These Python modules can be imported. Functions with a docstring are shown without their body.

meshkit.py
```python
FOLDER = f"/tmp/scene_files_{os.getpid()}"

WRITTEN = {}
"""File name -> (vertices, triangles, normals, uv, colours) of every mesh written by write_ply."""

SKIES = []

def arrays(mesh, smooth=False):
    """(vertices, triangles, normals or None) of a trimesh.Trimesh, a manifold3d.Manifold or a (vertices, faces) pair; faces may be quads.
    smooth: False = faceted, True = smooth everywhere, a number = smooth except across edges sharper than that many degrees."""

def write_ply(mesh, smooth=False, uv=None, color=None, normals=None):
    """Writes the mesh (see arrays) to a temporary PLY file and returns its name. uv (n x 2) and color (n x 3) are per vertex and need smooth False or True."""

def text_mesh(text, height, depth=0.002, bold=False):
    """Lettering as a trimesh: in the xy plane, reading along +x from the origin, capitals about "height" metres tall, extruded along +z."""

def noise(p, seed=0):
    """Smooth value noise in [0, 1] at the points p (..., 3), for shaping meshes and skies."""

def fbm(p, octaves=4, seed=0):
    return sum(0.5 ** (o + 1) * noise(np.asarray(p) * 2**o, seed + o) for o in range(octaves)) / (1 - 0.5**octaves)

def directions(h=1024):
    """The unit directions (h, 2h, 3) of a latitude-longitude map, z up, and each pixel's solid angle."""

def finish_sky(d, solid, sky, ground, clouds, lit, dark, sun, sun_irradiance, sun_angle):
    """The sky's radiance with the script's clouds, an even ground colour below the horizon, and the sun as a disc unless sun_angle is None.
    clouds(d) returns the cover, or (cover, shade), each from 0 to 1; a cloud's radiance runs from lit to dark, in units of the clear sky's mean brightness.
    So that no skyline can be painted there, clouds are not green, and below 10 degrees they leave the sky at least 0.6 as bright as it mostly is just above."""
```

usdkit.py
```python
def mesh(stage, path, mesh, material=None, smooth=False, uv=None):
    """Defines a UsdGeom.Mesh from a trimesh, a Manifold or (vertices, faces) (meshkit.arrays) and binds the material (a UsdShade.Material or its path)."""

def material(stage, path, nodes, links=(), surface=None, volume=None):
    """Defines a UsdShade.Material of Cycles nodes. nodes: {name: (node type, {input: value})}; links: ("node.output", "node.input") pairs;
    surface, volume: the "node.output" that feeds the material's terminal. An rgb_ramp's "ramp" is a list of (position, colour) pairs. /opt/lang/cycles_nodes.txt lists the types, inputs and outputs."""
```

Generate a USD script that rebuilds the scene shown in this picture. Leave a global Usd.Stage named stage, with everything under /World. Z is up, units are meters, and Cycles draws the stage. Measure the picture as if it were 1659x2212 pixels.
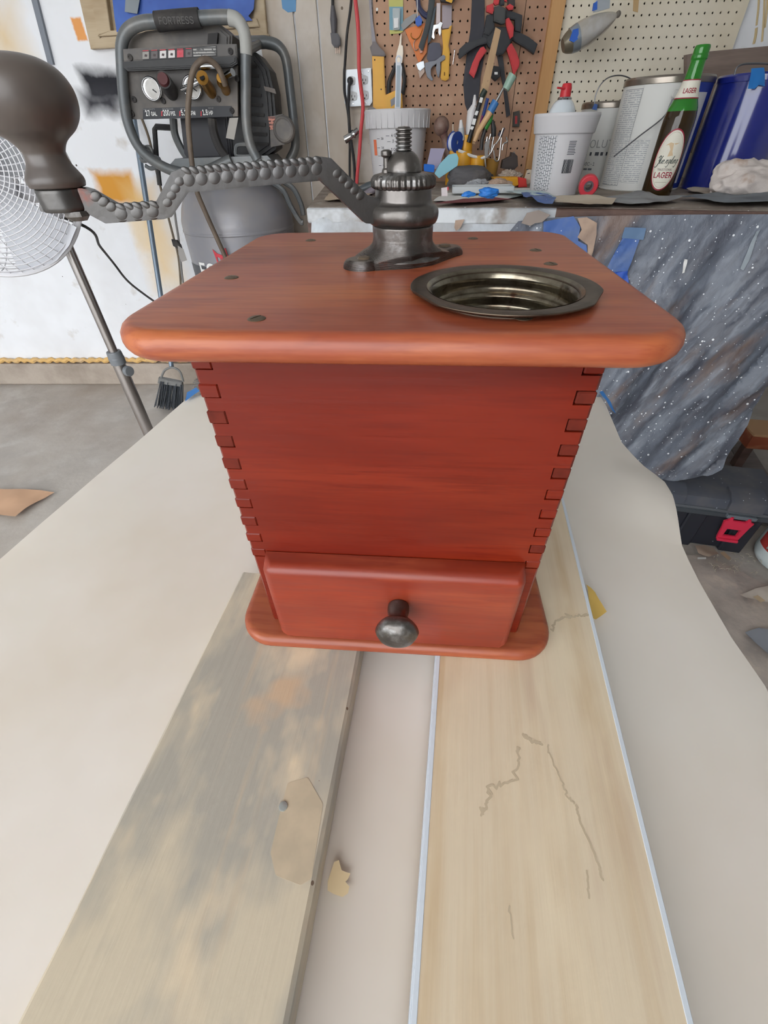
import math, random
import numpy as np, trimesh, manifold3d as m3, usdkit, meshkit
from scipy.spatial import Delaunay
from shapely.geometry import Polygon, LineString, Point, box as sbox, MultiPoint
from shapely.ops import unary_union
from shapely import affinity, contains_xy
from pxr import Usd, UsdGeom, UsdLux, Gf, UsdShade

stage = Usd.Stage.CreateInMemory()
UsdGeom.SetStageUpAxis(stage, 'Z'); UsdGeom.SetStageMetersPerUnit(stage, 1.0)
UsdGeom.Xform.Define(stage, '/World'); UsdGeom.Scope.Define(stage, '/World/Looks')
R = random.Random(7); RN = np.random.default_rng(7)

# ------------------------------------------------------------------ camera
W, H = 1659, 2212
FPX, PITCH, ROLL, ZC = 923.6, 0.7216, -0.0224, 1.0
cp, sp, cr, sr = math.cos(PITCH), math.sin(PITCH), math.cos(ROLL), math.sin(ROLL)
EYE = np.array([0, 0, ZC]); FW = np.array([0, cp, -sp]); UP0 = np.array([0, sp, cp]); RT0 = np.array([1.0, 0, 0])
RT, UP = cr * RT0 + sr * UP0, cr * UP0 - sr * RT0
cam = UsdGeom.Camera.Define(stage, '/World/camera')
m = np.eye(4); m[0, :3], m[1, :3], m[2, :3], m[3, :3] = RT, UP, -FW, EYE
cam.AddTransformOp().Set(Gf.Matrix4d(*m.ravel().tolist()))
cam.CreateHorizontalApertureAttr(36.0); cam.CreateVerticalApertureAttr(36.0 * H / W)
cam.CreateFocalLengthAttr(36.0 * FPX / W); cam.CreateClippingRangeAttr(Gf.Vec2f(0.01, 100))
cam.CreateExposureAttr(.62)
# ------------------------------------------------------------------ daylight through the open garage door behind the camera
sky = UsdLux.DomeLight.Define(stage, '/World/daylight')
sky.CreateIntensityAttr(1.0); sky.CreateColorAttr(Gf.Vec3f(0.95, 0.975, 1.0))
sun = UsdLux.DistantLight.Define(stage, '/World/sun')                # high sun from the left: it lights the driveway outside, not the room
sun.CreateIntensityAttr(1.2); sun.CreateAngleAttr(1.0); sun.CreateColorAttr(Gf.Vec3f(1.0, 0.96, 0.9))
sd = np.array([.62, -.16, -.77]); sd /= np.linalg.norm(sd); sx_ = np.cross((0, 1., 0), -sd); sx_ /= np.linalg.norm(sx_); sy_ = np.cross(-sd, sx_)
m = np.eye(4); m[0, :3], m[1, :3], m[2, :3] = sx_, sy_, -sd
sun.AddTransformOp().Set(Gf.Matrix4d(*m.ravel().tolist()))


def ray(px, py):
    a, b = (px - W / 2) / FPX, (py - H / 2) / FPX
    return FW + a * RT - b * UP
def hz(px, py, z):                      # the point at height z seen at a pixel of the photograph
    d = ray(px, py); return EYE + d * ((z - ZC) / d[2])
def hy(px, py, y):
    d = ray(px, py); return EYE + d * (y / d[1])
def hplane(px, py, p0, n):
    d = ray(px, py); return EYE + d * (np.dot(np.asarray(p0) - EYE, n) / np.dot(d, n))

# ------------------------------------------------------------------ materials
LK = {}
def lin(c):
    c = np.asarray(c, float) / 255.0
    return tuple(np.where(c <= 0.04045, c / 12.92, ((c + 0.055) / 1.055) ** 2.4))
def M(name, col, rough=.5, metal=0., layers=(), bump=None, coat=0., spec=.5, trans=0., ior=1.45, coat_rough=.08, trl=None, emis=None, alpha=None):
    """layers: ('noise', colour, scale, lo, hi[, detail]) | ('dots', colour, scale, size) | ('box', colour, cx, cz, hx, hz, soft[, wobble, axes]) | ('uvbrick', colour) | ('lines', colour, pitch, sx)"""
    if name in LK: return LK[name]
    N = {'p': ('principled_bsdf', {'base_color': lin(col), 'roughness': rough, 'metallic': metal, 'specular_ior_level': spec, 'coat_weight': coat, 'coat_roughness': coat_rough, 'transmission_weight': trans, 'ior': ior})}
    if emis: N['p'][1].update({'emission_color': lin(emis[0]), 'emission_strength': emis[1]})
    L = []; prev = None
    N['tc'] = ('texture_coordinate', {})
    for i, l in enumerate(layers):
        k, c2 = l[0], lin(l[1]); f = f'f{i}'
        if k == 'noise':
            s = l[2] if np.ndim(l[2]) else (l[2],) * 3
            N[f'm{i}'] = ('mapping', {'scale': tuple(map(float, s)), 'location': (3.1 * i, 1.7 * i, .9 * i)}) if len(l) < 7 else ('mapping', {'mapping_type': 'texture', 'scale': tuple(1. / float(q) for q in s), 'rotation': (0., float(l[6]), 0.), 'location': (.31 * i, .17 * i, .09 * i)})
            N[f'n{i}'] = ('noise_texture', {'scale': 1.0, 'detail': float(l[5] if len(l) > 5 else 4), 'roughness': .6})
            N[f] = ('map_range', {'from_min': float(l[3]), 'from_max': float(l[4]), 'clamp': True})
            L += [('tc.object', f'm{i}.vector'), (f'm{i}.vector', f'n{i}.vector'), (f'n{i}.fac', f'{f}.value')]; out = f'{f}.result'
        elif k == 'dots':
            N[f'v{i}'] = ('voronoi_texture', {'scale': float(l[2])})
            N[f'w{i}'] = ('separate_color', {})
            N[f'q{i}'] = ('math', {'math_type': 'multiply', 'value2': float(l[3])})
            N[f] = ('math', {'math_type': 'less_than'})
            L += [('tc.object', f'v{i}.vector'), (f'v{i}.color', f'w{i}.color'), (f'w{i}.r', f'q{i}.value1'), (f'v{i}.distance', f'{f}.value1'), (f'q{i}.value', f'{f}.value2')]; out = f'{f}.value'
        elif k == 'box':
            _, _, cx, cz, hx, hh, soft = l[:7]; wob = l[7] if len(l) > 7 else .02; ax = l[8] if len(l) > 8 else 'xz'
            N[f'g{i}'] = ('separate_xyz', {})
            N[f'nz{i}'] = ('noise_texture', {'scale': .35 / max(wob, 1e-4) if wob else 5., 'detail': 3.})
            N[f'nw{i}'] = ('math', {'math_type': 'multiply_add', 'value2': 2. * wob, 'value3': -wob})
            def mt(nm, t, a, b):
                N[nm] = ('math', {'math_type': t, **({'value1': a} if not isinstance(a, str) else {}), **({'value2': b} if not isinstance(b, str) else {})})
                for s_, v_ in (('value1', a), ('value2', b)):
                    if isinstance(v_, str): L.append((v_, f'{nm}.{s_}'))
                return f'{nm}.value'
            L += [('tc.object', f'g{i}.vector'), ('tc.object', f'nz{i}.vector'), (f'nz{i}.fac', f'nw{i}.value1')]
            dx = mt(f'a{i}', 'subtract', mt(f'b{i}', 'absolute', mt(f'c{i}', 'subtract', f'g{i}.{ax[0]}', float(cx)), 0.), float(hx))
            dz = mt(f'd{i}', 'subtract', mt(f'e{i}', 'absolute', mt(f'h{i}', 'subtract', f'g{i}.{ax[1]}', float(cz)), 0.), float(hh))
            mx = mt(f'j{i}', 'add', mt(f'k{i}', 'maximum', dx, dz), f'nw{i}.value')
            N[f] = ('map_range', {'from_min': float(soft) / 2, 'from_max': -float(soft) / 2, 'clamp': True}); L.append((mx, f'{f}.value')); out = f'{f}.result'
        elif k == 'uvbrick':
            N[f'b{i}'] = ('brick_texture', {'color1': (0, 0, 0), 'color2': (0, 0, 0), 'mortar': (1, 1, 1), 'scale': 1.0, 'mortar_size': float(l[2]), 'brick_width': float(l[3]), 'row_height': float(l[4]), 'offset': .43, 'squash': .6, 'squash_frequency': 3})
            N[f'sw{i}'] = ('mapping', {'rotation': (0., 0., math.pi / 2)}); L += [('tc.UV', f'sw{i}.vector'), (f'sw{i}.vector', f'b{i}.vector')]; out = f'b{i}.fac'
        elif k == 'lines':                # rows of tiny print
            N[f'm{i}'] = ('mapping', {'scale': (float(l[3]), float(l[3]), 1 / float(l[2]))})
            N[f'g{i}'] = ('separate_xyz', {}); N[f'fr{i}'] = ('math', {'math_type': 'fraction'}); N[f'lt{i}'] = ('math', {'math_type': 'less_than', 'value2': .5})
            N[f'fl{i}'] = ('mapping', {'scale': (1., 1., 3.)}); N[f'n{i}'] = ('noise_texture', {'scale': 1., 'detail': 3.})
            N[f'gt{i}'] = ('math', {'math_type': 'greater_than', 'value2': .44}); N[f] = ('math', {'math_type': 'multiply'})
            L += [('tc.object', f'm{i}.vector'), (f'm{i}.vector', f'g{i}.vector'), (f'g{i}.z', f'fr{i}.value1'), (f'fr{i}.value', f'lt{i}.value1'), (f'm{i}.vector', f'n{i}.vector'), (f'n{i}.fac', f'gt{i}.value1'), (f'lt{i}.value', f'{f}.value1'), (f'gt{i}.value', f'{f}.value2')]; out = f'{f}.value'
        N[f'x{i}'] = ('mix_color', {'b': c2, **({'a': lin(col)} if prev is None else {})})
        if prev: L.append((prev, f'x{i}.a'))
        L.append((out, f'x{i}.fac')); prev = f'x{i}.result'
    if prev: L.append((prev, 'p.base_color'))
    if bump:
        s = bump[0] if np.ndim(bump[0]) else (bump[0],) * 3
        N['bm'] = ('mapping', {'scale': tuple(map(float, s))}); N['bn'] = ('noise_texture', {'scale': 1., 'detail': 5.}); N['bb'] = ('bump', {'strength': float(bump[1]), 'distance': float(bump[2])})
        L += [('tc.object', 'bm.vector'), ('bm.vector', 'bn.vector'), ('bn.fac', 'bb.height'), ('bb.normal', 'p.normal')]
    surf = 'p.BSDF'
    if trl:
        N['tl'] = ('translucent_bsdf', {'color': lin(col)}); N['mc'] = ('mix_closure', {'fac': float(trl)}); L += [('p.BSDF', 'mc.closure1'), ('tl.BSDF', 'mc.closure2')]; surf = 'mc.closure'
    if alpha is not None:
        N['tp'] = ('transparent_bsdf', {'color': (1, 1, 1)}); N['ma'] = ('mix_closure', {'fac': float(alpha)}); L += [('tp.BSDF', 'ma.closure1'), (surf, 'ma.closure2')]; surf = 'ma.closure'
    LK[name] = usdkit.material(stage, f'/World/Looks/{name}', N, L, surface=surf)
    return LK[name]

# ------------------------------------------------------------------ things and parts
used = {}
def numbered(path):
    k = used.get(path, -1) + 1; used[path] = k
    return path if k == 0 else f'{path}_{k:03d}'
class Thing:
    def __init__(s, name, label=None, cat=None, loc=(0, 0, 0), rotz=0., group=None, kind=None):
        s.path = numbered('/World/' + name); s.loc = np.array(loc, float); s.rot = rotz
        x = UsdGeom.Xform.Define(stage, s.path); x.AddTranslateOp().Set(Gf.Vec3d(*map(float, loc)))
        if rotz: x.AddRotateZOp().Set(math.degrees(rotz))
        p = x.GetPrim()
        for k, v in (('label', label), ('category', cat), ('group', group), ('kind', kind)):
            if v: p.SetCustomDataByKey(k, v)
        s.prim = p
    def add(s, name, mesh, mat, world=True, smooth=35, label=None, under=None, uv=None, kind=None):
        v, f, _ = meshkit.arrays(mesh)
        if world:
            v = v - s.loc
            if s.rot:
                c, q = math.cos(-s.rot), math.sin(-s.rot); v = v @ np.array([[c, -q, 0], [q, c, 0], [0, 0, 1]]).T
        path = numbered((under or s.path) + '/' + name)
        pr = usdkit.mesh(stage, path, trimesh.Trimesh(v, f, process=False), mat, smooth=True if uv is not None else smooth, uv=uv).GetPrim()
        if label: pr.SetCustomDataByKey('label', label)
        if kind: pr.SetCustomDataByKey('kind', kind)
        return path

# ------------------------------------------------------------------ shapes
def cat(*ms): return trimesh.util.concatenate([x if isinstance(x, trimesh.Trimesh) else trimesh.Trimesh(*meshkit.arrays(x)[:2], process=False) for x in ms])
def mv(mesh, t=(0, 0, 0), rz=0., rx=0., ry=0.):
    mesh = mesh.copy()
    T = trimesh.transformations
    mesh.apply_transform(T.translation_matrix(t) @ T.rotation_matrix(rz, (0, 0, 1)) @ T.rotation_matrix(ry, (0, 1, 0)) @ T.rotation_matrix(rx, (1, 0, 0)))
    return mesh
def bx(x0, x1, y0, y1, z0, z1, b=.001):
    b = min(b, (x1 - x0) * .45, (y1 - y0) * .45, (z1 - z0) * .45); P = []
    for sx in (0, 1):
        for sy in (0, 1):
            for sz in (0, 1):
                c = np.array([x1 if sx else x0, y1 if sy else y0, z1 if sz else z0]); i = np.array([-1 if sx else 1, -1 if sy else 1, -1 if sz else 1]) * b
                for k in range(3):
                    q = c + i; q[k] = c[k]; P.append(q)
    return trimesh.convex.convex_hull(np.array(P))
def lathe(prof, n=40):
    p = np.array(prof, float)
    if p[0, 0] > 1e-9 and p[-1, 0] > 1e-9: p = np.vstack([p, p[:1]])
    m = trimesh.creation.revolve(p, sections=n)
    m.merge_vertices(); m.update_faces(m.nondegenerate_faces())
    if m.volume < 0: m.invert()
    return m
def rounded(prof, r=.003, k=4):
    """round the inner corners of a lathe profile"""
    p = np.array(prof, float); out = [p[0]]
    for a, b, c in zip(p[:-2], p[1:-1], p[2:]):
        la, lc = np.linalg.norm(a - b), np.linalg.norm(c - b); d = min(r, la * .45, lc * .45)
        s, e = b + (a - b) / max(la, 1e-9) * d, b + (c - b) / max(lc, 1e-9) * d
        for t in np.linspace(0, 1, k): out.append((1 - t) ** 2 * s + 2 * t * (1 - t) * b + t * t * e)
    out.append(p[-1]); return out
def spline(pts, n=8):
    p = np.array(pts, float); p = np.vstack([2 * p[0] - p[1], p, 2 * p[-1] - p[-2]]); o = []
    for i in range(1, len(p) - 2):
        for t in np.linspace(0, 1, n, endpoint=False):
            a, b, c, d = p[i - 1:i + 3]
            o.append(.5 * (2 * b + (c - a) * t + (2 * a - 5 * b + 4 * c - d) * t * t + (3 * b - a - 3 * c + d) * t ** 3))
    o.append(p[-2]); return np.array(o)
def tube(pts, r, n=10, sm=True, k=8, closed=False):
    p = spline(pts, k) if sm else np.array(pts, float); rr = np.full(len(p), r) if np.ndim(r) == 0 else np.interp(np.linspace(0, 1, len(p)), np.linspace(0, 1, len(r)), r)
    t = np.gradient(p, axis=0); t /= np.linalg.norm(t, axis=1, keepdims=True) + 1e-12
    u = np.cross(t[0], (0, 0, 1.)); u = u if np.linalg.norm(u) > .1 else np.cross(t[0], (0, 1., 0)); V = []
    for i in range(len(p)):
        u = u - t[i] * (u @ t[i]); u /= np.linalg.norm(u); w = np.cross(t[i], u)
        a = np.linspace(0, 2 * np.pi, n, endpoint=False)[:, None]
        V.append(p[i] + rr[i] * (np.cos(a) * u + np.sin(a) * w))
    V = np.vstack(V); F = []
    for i in range(len(p) - 1):
        for j in range(n):
            a, b = i * n + j, i * n + (j + 1) % n; F += [(a, b, b + n), (a, b + n, a + n)]
    c0, c1 = len(V), len(V) + 1; V = np.vstack([V, p[0], p[-1]]); e = (len(p) - 1) * n
    for j in range(n): F += [(c0, (j + 1) % n, j), (c1, e + j, e + (j + 1) % n)]
    m = trimesh.Trimesh(V, F, process=False)
    if m.volume < 0: m.invert()
    return m
def ext(poly, h, z0=0.):
    gs = [g for g in getattr(poly, 'geoms', [poly]) if g.geom_type == 'Polygon' and g.area > 1e-12]
    m = trimesh.util.concatenate([trimesh.creation.extrude_polygon(g, h, engine='earcut') for g in gs]); m.apply_translation((0, 0, z0)); return m
def bev(poly, h, b):
    """extrude with chamfered edges"""
    poly = poly.buffer(0); A, B = ext(poly, h - 2 * b, b), None
    inn = poly.buffer(-b, join_style=2)
    if inn.is_empty or inn.geom_type != 'Polygon': return ext(poly, h)
    cs = m3.CrossSection([np.array(poly.exterior.coords)[:-1]] + [np.array(i.coords)[:-1] for i in poly.interiors], m3.FillRule.EvenOdd)
    return cat(A, ext(inn, b, 0), ext(inn, b, h - b), *_chamfer(poly, inn, h, b))
def _chamfer(poly, inn, h, b):
    return [ext(poly.buffer(-b * .45, join_style=2), b * .6, b * .4), ext(poly.buffer(-b * .45, join_style=2), b * .6, h - b)]
def plate(w, d, h, rc, rb, n=10):
    """rounded rectangle with a bullnose edge (centre at the origin, z from 0 to h)"""
    P = []
    for t in np.linspace(-np.pi / 2, np.pi / 2, 9):
        off, z = rb * (1 - math.cos(t)), h / 2 + (h / 2 - rb) * (1 if t > 0 else -1) + rb * math.sin(t)
        for sx, sy, a0 in ((1, 1, 0), (-1, 1, 90), (-1, -1, 180), (1, -1, 270)):
            for a in np.radians(np.linspace(a0, a0 + 90, n)):
                P.append((sx * (w / 2 - rc) + (rc - off) * math.cos(a), sy * (d / 2 - rc) + (rc - off) * math.sin(a), z))
    return trimesh.convex.convex_hull(np.array(P))
def sheet(poly, h, fn, seed=1):
    """a sheet of cloth or paper: poly in its own (a, b) plane, fn(a, b) -> n x 3 points"""
    poly = poly.buffer(0); L = poly.exterior.length; n = max(8, int(L / h))
    bp = np.array([poly.exterior.interpolate(i / n, True).coords[0] for i in range(n)] + [c for c in poly.exterior.coords[:-1]])
    x0, y0, x1, y1 = poly.bounds
    g = np.stack(np.meshgrid(np.arange(x0, x1, h), np.arange(y0, y1, h)), -1).reshape(-1, 2)
    g = g + np.random.default_rng(seed).uniform(-.2, .2, g.shape) * h
    inn = poly.buffer(-h * .5)
    g = g[contains_xy(inn, g[:, 0], g[:, 1])] if not inn.is_empty else g[:0]
    P = np.unique(np.round(np.vstack([bp, g]), 7), axis=0); T = Delaunay(P).simplices
    c = P[T].mean(1); T = T[contains_xy(poly, c[:, 0], c[:, 1])]
    a, b = P[T[:, 1]] - P[T[:, 0]], P[T[:, 2]] - P[T[:, 0]]; s = a[:, 0] * b[:, 1] - a[:, 1] * b[:, 0]
    T = np.where((s < 0)[:, None], T[:, ::-1], T)[np.abs(s) > 1e-12]
    return trimesh.Trimesh(fn(P[:, 0], P[:, 1]), T, process=False)
def cyl(c, r, a0, a1, z0, z1, n=16, th=0.):
    """a label wrapped on a cylinder, with its uv (arc length, height)"""
    a = np.linspace(a0, a1, n); V = np.array([[c[0] + r * math.cos(t), c[1] + r * math.sin(t), z] for z in (z0, z1) for t in a])
    F = []
    for i in range(n - 1): F += [(i, i + 1, n + i + 1), (i, n + i + 1, n + i)]
    uv = np.array([[(t - a0) * r, z - z0] for z in (z0, z1) for t in a])
    return trimesh.Trimesh(V, F, process=False), uv
def frustum_label(c, rz, a0, a1, z0, z1, n=16):
    m, uv = cyl(c, 1., a0, a1, z0, z1, n); v = m.vertices.copy()
    for i in range(len(v)):
        d = v[i, :2] - c[:2]; v[i, :2] = c[:2] + d * rz(v[i, 2])
    uv[:, 0] *= rz((z0 + z1) / 2); return trimesh.Trimesh(v, m.faces, process=False), uv
def wrap(mesh, c, rz, a_mid, z0):
    """flat artwork (x along, y up, z out) wrapped around an upright body of radius rz(z)"""
    v = np.array(mesh.vertices); z = z0 + v[:, 1]; r = np.array([rz(q) for q in z]); a = a_mid + v[:, 0] / np.maximum(r, 1e-6)
    rr = r + v[:, 2]; return trimesh.Trimesh(np.stack([c[0] + rr * np.cos(a), c[1] + rr * np.sin(a), z], -1), mesh.faces, process=False)
class Plane:
    """an upright plane y = y0 + k x facing the camera's side; pixels of the photograph are laid out on it at its real distance"""
    def __init__(s, y0, k=0.):
        s.o = np.array([0, y0, 0.]); s.ex = np.array([1, k, 0.]) / math.hypot(1, k); s.n = np.array([s.ex[1], -s.ex[0], 0.])
    def at(s, px, py, off=0.): return hplane(px, py, s.o + s.n * off, s.n)
    def uv(s, px, py, off=0.):
        p = s.at(px, py, off) - s.o; return (p @ s.ex, p[2])
    def world(s, mesh, off=0.):
        v = np.array(mesh.vertices); return trimesh.Trimesh(s.o + v[:, :1] * s.ex + v[:, 1:2] * np.array([0, 0, 1.]) + (v[:, 2:3] + off) * s.n, mesh.faces, process=False)
    def poly(s, pts, off, th, b=0., r=0.):
        p = Polygon([s.uv(x, y, off) for x, y in pts]).buffer(0)
        if r: p = p.buffer(-r).buffer(2 * r).buffer(-r)
        return s.world(bev(p, th, b) if b else ext(p, th), off)
    def tube(s, pts, off, r, sm=True, n=8): return tube([s.at(x, y, off) for x, y in pts], r, n, sm)
    def text(s, t, px, py, h, off, bold=False, d=.0004, sx=1.):
        m = meshkit.text_mesh(t, h, d, bold); u, z = s.uv(px, py, off); m.apply_scale((sx, 1, 1)); m.apply_translation((u, z, 0)); return s.world(m, off)
    def disc(s, px, py, r, off, th, n=28, hole=0.):
        p = Point(s.uv(px, py, off)).buffer(r, n)
        if hole: p = p.difference(Point(s.uv(px, py, off)).buffer(hole, n))
        return s.world(ext(p, th), off)
    def lathe(s, px, py, prof, off, n=32):
        """a turned piece whose axis stands out of the plane"""
        m = lathe(prof, n); u, z = s.uv(px, py, off); m.apply_translation((u, z, 0)); return s.world(m, off)
def C4(*p): return [(640 + x / 4.81, y / 4.81) for x, y in p]
def C5(*p): return [(900 + x / 4.81, y / 4.81) for x, y in p]
def C6(*p): return [(1150 + x / 3.26, y / 3.26) for x, y in p]
def CB(*p): return [(800 + x / 7.9, y / 7.9) for x, y in p]
def CC(*p): return [(230 + x / 3.53, y / 3.53) for x, y in p]
WY, WK = 2.20, -.052
WALL = Plane(WY, WK)

# ================================================================== the room
def STAIN(col, px, py, wx, wy, soft, wob):
    a, b = WALL.at(px - wx, py), WALL.at(px + wx, py); c_, d = WALL.at(px, py - wy), WALL.at(px, py + wy)
    return ('box', col, (a[0] + b[0]) / 2, (c_[2] + d[2]) / 2, (b[0] - a[0]) / 2, (c_[2] - d[2]) / 2, soft, wob)
white_wall = M('white_wall', (234, 236, 240), .85, layers=[('noise', (220, 220, 222), 2.2, .45, .75), ('noise', (190, 180, 168), 7., .62, .8),
    STAIN((214, 152, 62), 252, 406, 40, 34, .035, .012), STAIN((226, 190, 130), 318, 470, 24, 60, .10, .03), STAIN((238, 214, 176), 345, 545, 30, 70, .12, .03), STAIN((232, 214, 186), 300, 500, 12, 30, .04, .01),
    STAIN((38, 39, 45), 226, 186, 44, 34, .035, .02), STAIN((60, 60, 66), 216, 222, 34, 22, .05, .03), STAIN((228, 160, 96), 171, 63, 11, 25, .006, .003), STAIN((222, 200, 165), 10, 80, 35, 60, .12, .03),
    ('dots', (70, 62, 55), 9., .035)], bump=(30, .15, .01))
concrete = M('concrete_floor', (186, 179, 171), .55, layers=[('noise', (164, 157, 150), 2.5, .4, .7), ('noise', (198, 194, 188), 9., .5, .8), ('noise', (156, 142, 128), 1.1, .55, .75)], bump=(40, .12, .01), spec=.4)
plain_white = M('room_white', (222, 222, 220), .9)
t = Thing('floor', 'grey smooth concrete garage floor', 'floor', kind='structure')
t.add('slab', bx(-3.6, 2.0, -.75, 2.6, -.12, 0), concrete)
t = Thing('driveway', 'grey asphalt driveway outside the garage', 'driveway', kind='structure')
t.add('slab', bx(-8, 8, -9, -.77, -.14, -.02), M('driveway_asphalt', (128, 126, 123), .9))
t = Thing('ceiling', 'white garage ceiling', 'ceiling', kind='structure'); t.add('panel', bx(-3.6, 2.0, -.75, 2.6, 2.45, 2.55), plain_white)
t = Thing('wall_left', 'white side wall left of the fan', 'wall', kind='structure'); t.add('panel', bx(-3.7, -3.6, -.75, 2.6, 0, 2.5), plain_white)
t = Thing('wall_right', 'white side wall right of the workbench', 'wall', kind='structure'); t.add('panel', bx(2.0, 2.1, -.75, 2.6, 0, 2.5), plain_white)
t = Thing('wall_front', 'wall above and beside the open garage door', 'wall', kind='structure')
t.add('header', bx(-3.6, 2.0, -.85, -.75, 2.25, 2.5), plain_white); t.add('jamb', bx(.15, 2.0, -.85, -.75, 0, 2.25), plain_white); t.add('jamb', bx(-3.6, -3.3, -.85, -.75, 0, 2.25), plain_white)

wb = Thing('wall_back', 'garage back wall of white drywall, boarding and pegboard', 'wall', kind='structure')
def wall_slab(x0, x1, z0, z1, off, th, mat, name, holes=False, **k):
    p = sbox(x0, z0, x1, z1)
    if holes:
        hs = []; s = .0254
        for i in range(int((x1 - x0) / s)):
            for j in range(int((z1 - z0) / s)):
                cx, cz = x0 + .013 + i * s, z0 + .013 + j * s
                if cz < 1.42: hs.append(Point(cx, cz).buffer(.0031, 2))
        p = Polygon(p.exterior, [list(h.exterior.coords) for h in hs])
    return wb.add(name, WALL.world(ext(p, th), off), mat, smooth=False, **k)
wall_slab(-3.6, 2.02, 0.12, 2.5, -.1, .1, white_wall, 'drywall')
board_beige = M('beige_boarding', (198, 188, 176), .8, layers=[('noise', (182, 166, 148), (5, 5, 2), .42, .7), ('noise', (214, 206, 198), 6., .5, .75), ('noise', (150, 120, 98), (3, 3, 2.2), .62, .74), ('dots', (120, 105, 92), 14., .1)], bump=(25, .2, .01))
for a, b in (((560, 60), (639, 60)), ((641, 60), (690, 60)), ((692, 60), (806, 60))):
    x0, x1 = WALL.uv(*a)[0], WALL.uv(*b)[0]
    wall_slab(x0, x1 - .004, .13, 2.0, 0, .012, board_beige, 'wall_board')
peg_brown = M('brown_pegboard', (190, 152, 126), .75, layers=[('noise', (172, 134, 110), 4., .4, .7), ('noise', (206, 172, 146), 9., .5, .8)])
peg_white = M('cream_pegboard', (230, 222, 204), .7, layers=[('noise', (218, 206, 182), 3., .45, .75), ('noise', (168, 158, 150), 8., .66, .8)])
xa, xb, xc, xd = WALL.uv(806, 60)[0], WALL.uv(1122, 100)[0], WALL.uv(1180, 100)[0], WALL.uv(1592, 60)[0]
dark_cav = M('wall_cavity', (60, 50, 42), .9)
wall_slab(xa, xd, .80, 1.60, 0, .002, dark_cav, 'backing_board')
wall_slab(xa + .002, xb - .001, .84, 1.58, .014, .005, peg_brown, 'pegboard', True)
wall_slab(xb + .001, xc, .84, 1.58, .014, .005, peg_brown, 'pegboard', True)
wall_slab(xc, xd, .84, 1.58, .014, .005, peg_white, 'pegboard', True, label='cream painted pegboard')
stud_wood = M('pine_batten', (206, 160, 108), .6, layers=[('noise', (186, 138, 88), (14, 14, 2), .4, .7), ('dots', (130, 90, 55), 12., .08)])
xs0, xs1 = WALL.uv(1172, 100)[0], WALL.uv(1200, 100)[0]
wb.add('batten', WALL.world(bx(xs0, xs1, .84, 1.6, 0, .022), .019), stud_wood, label='narrow pine batten between the two pegboards')
t = Thing('trim_1', 'thin grey metal strip up the white wall', 'trim', kind='structure')
t.add('strip', WALL.poly([(72, 0), (84, 0), (119, 140), (108, 140)], .0, .012), M('grey_strip', (120, 126, 136), .5))
t = Thing('baseboard_back', 'concrete curb with yellow foam along the foot of the wall', 'curb', kind='structure')
t.add('curb', WALL.world(bx(-3.6, 2.0, 0, .115, -.1, .035, .006)), M('curb_concrete', (176, 164, 152), .8, layers=[('noise', (150, 138, 126), 6., .4, .7)], bump=(30, .3, .01)))
P = []
for i in range(220):
    x = -3.5 + i * .012; P.append(WALL.o + x * WALL.ex + np.array([0, 0, .128 + .004 * math.sin(i * 1.7)]) + WALL.n * (.012 + .004 * math.sin(i * .9)))
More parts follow.
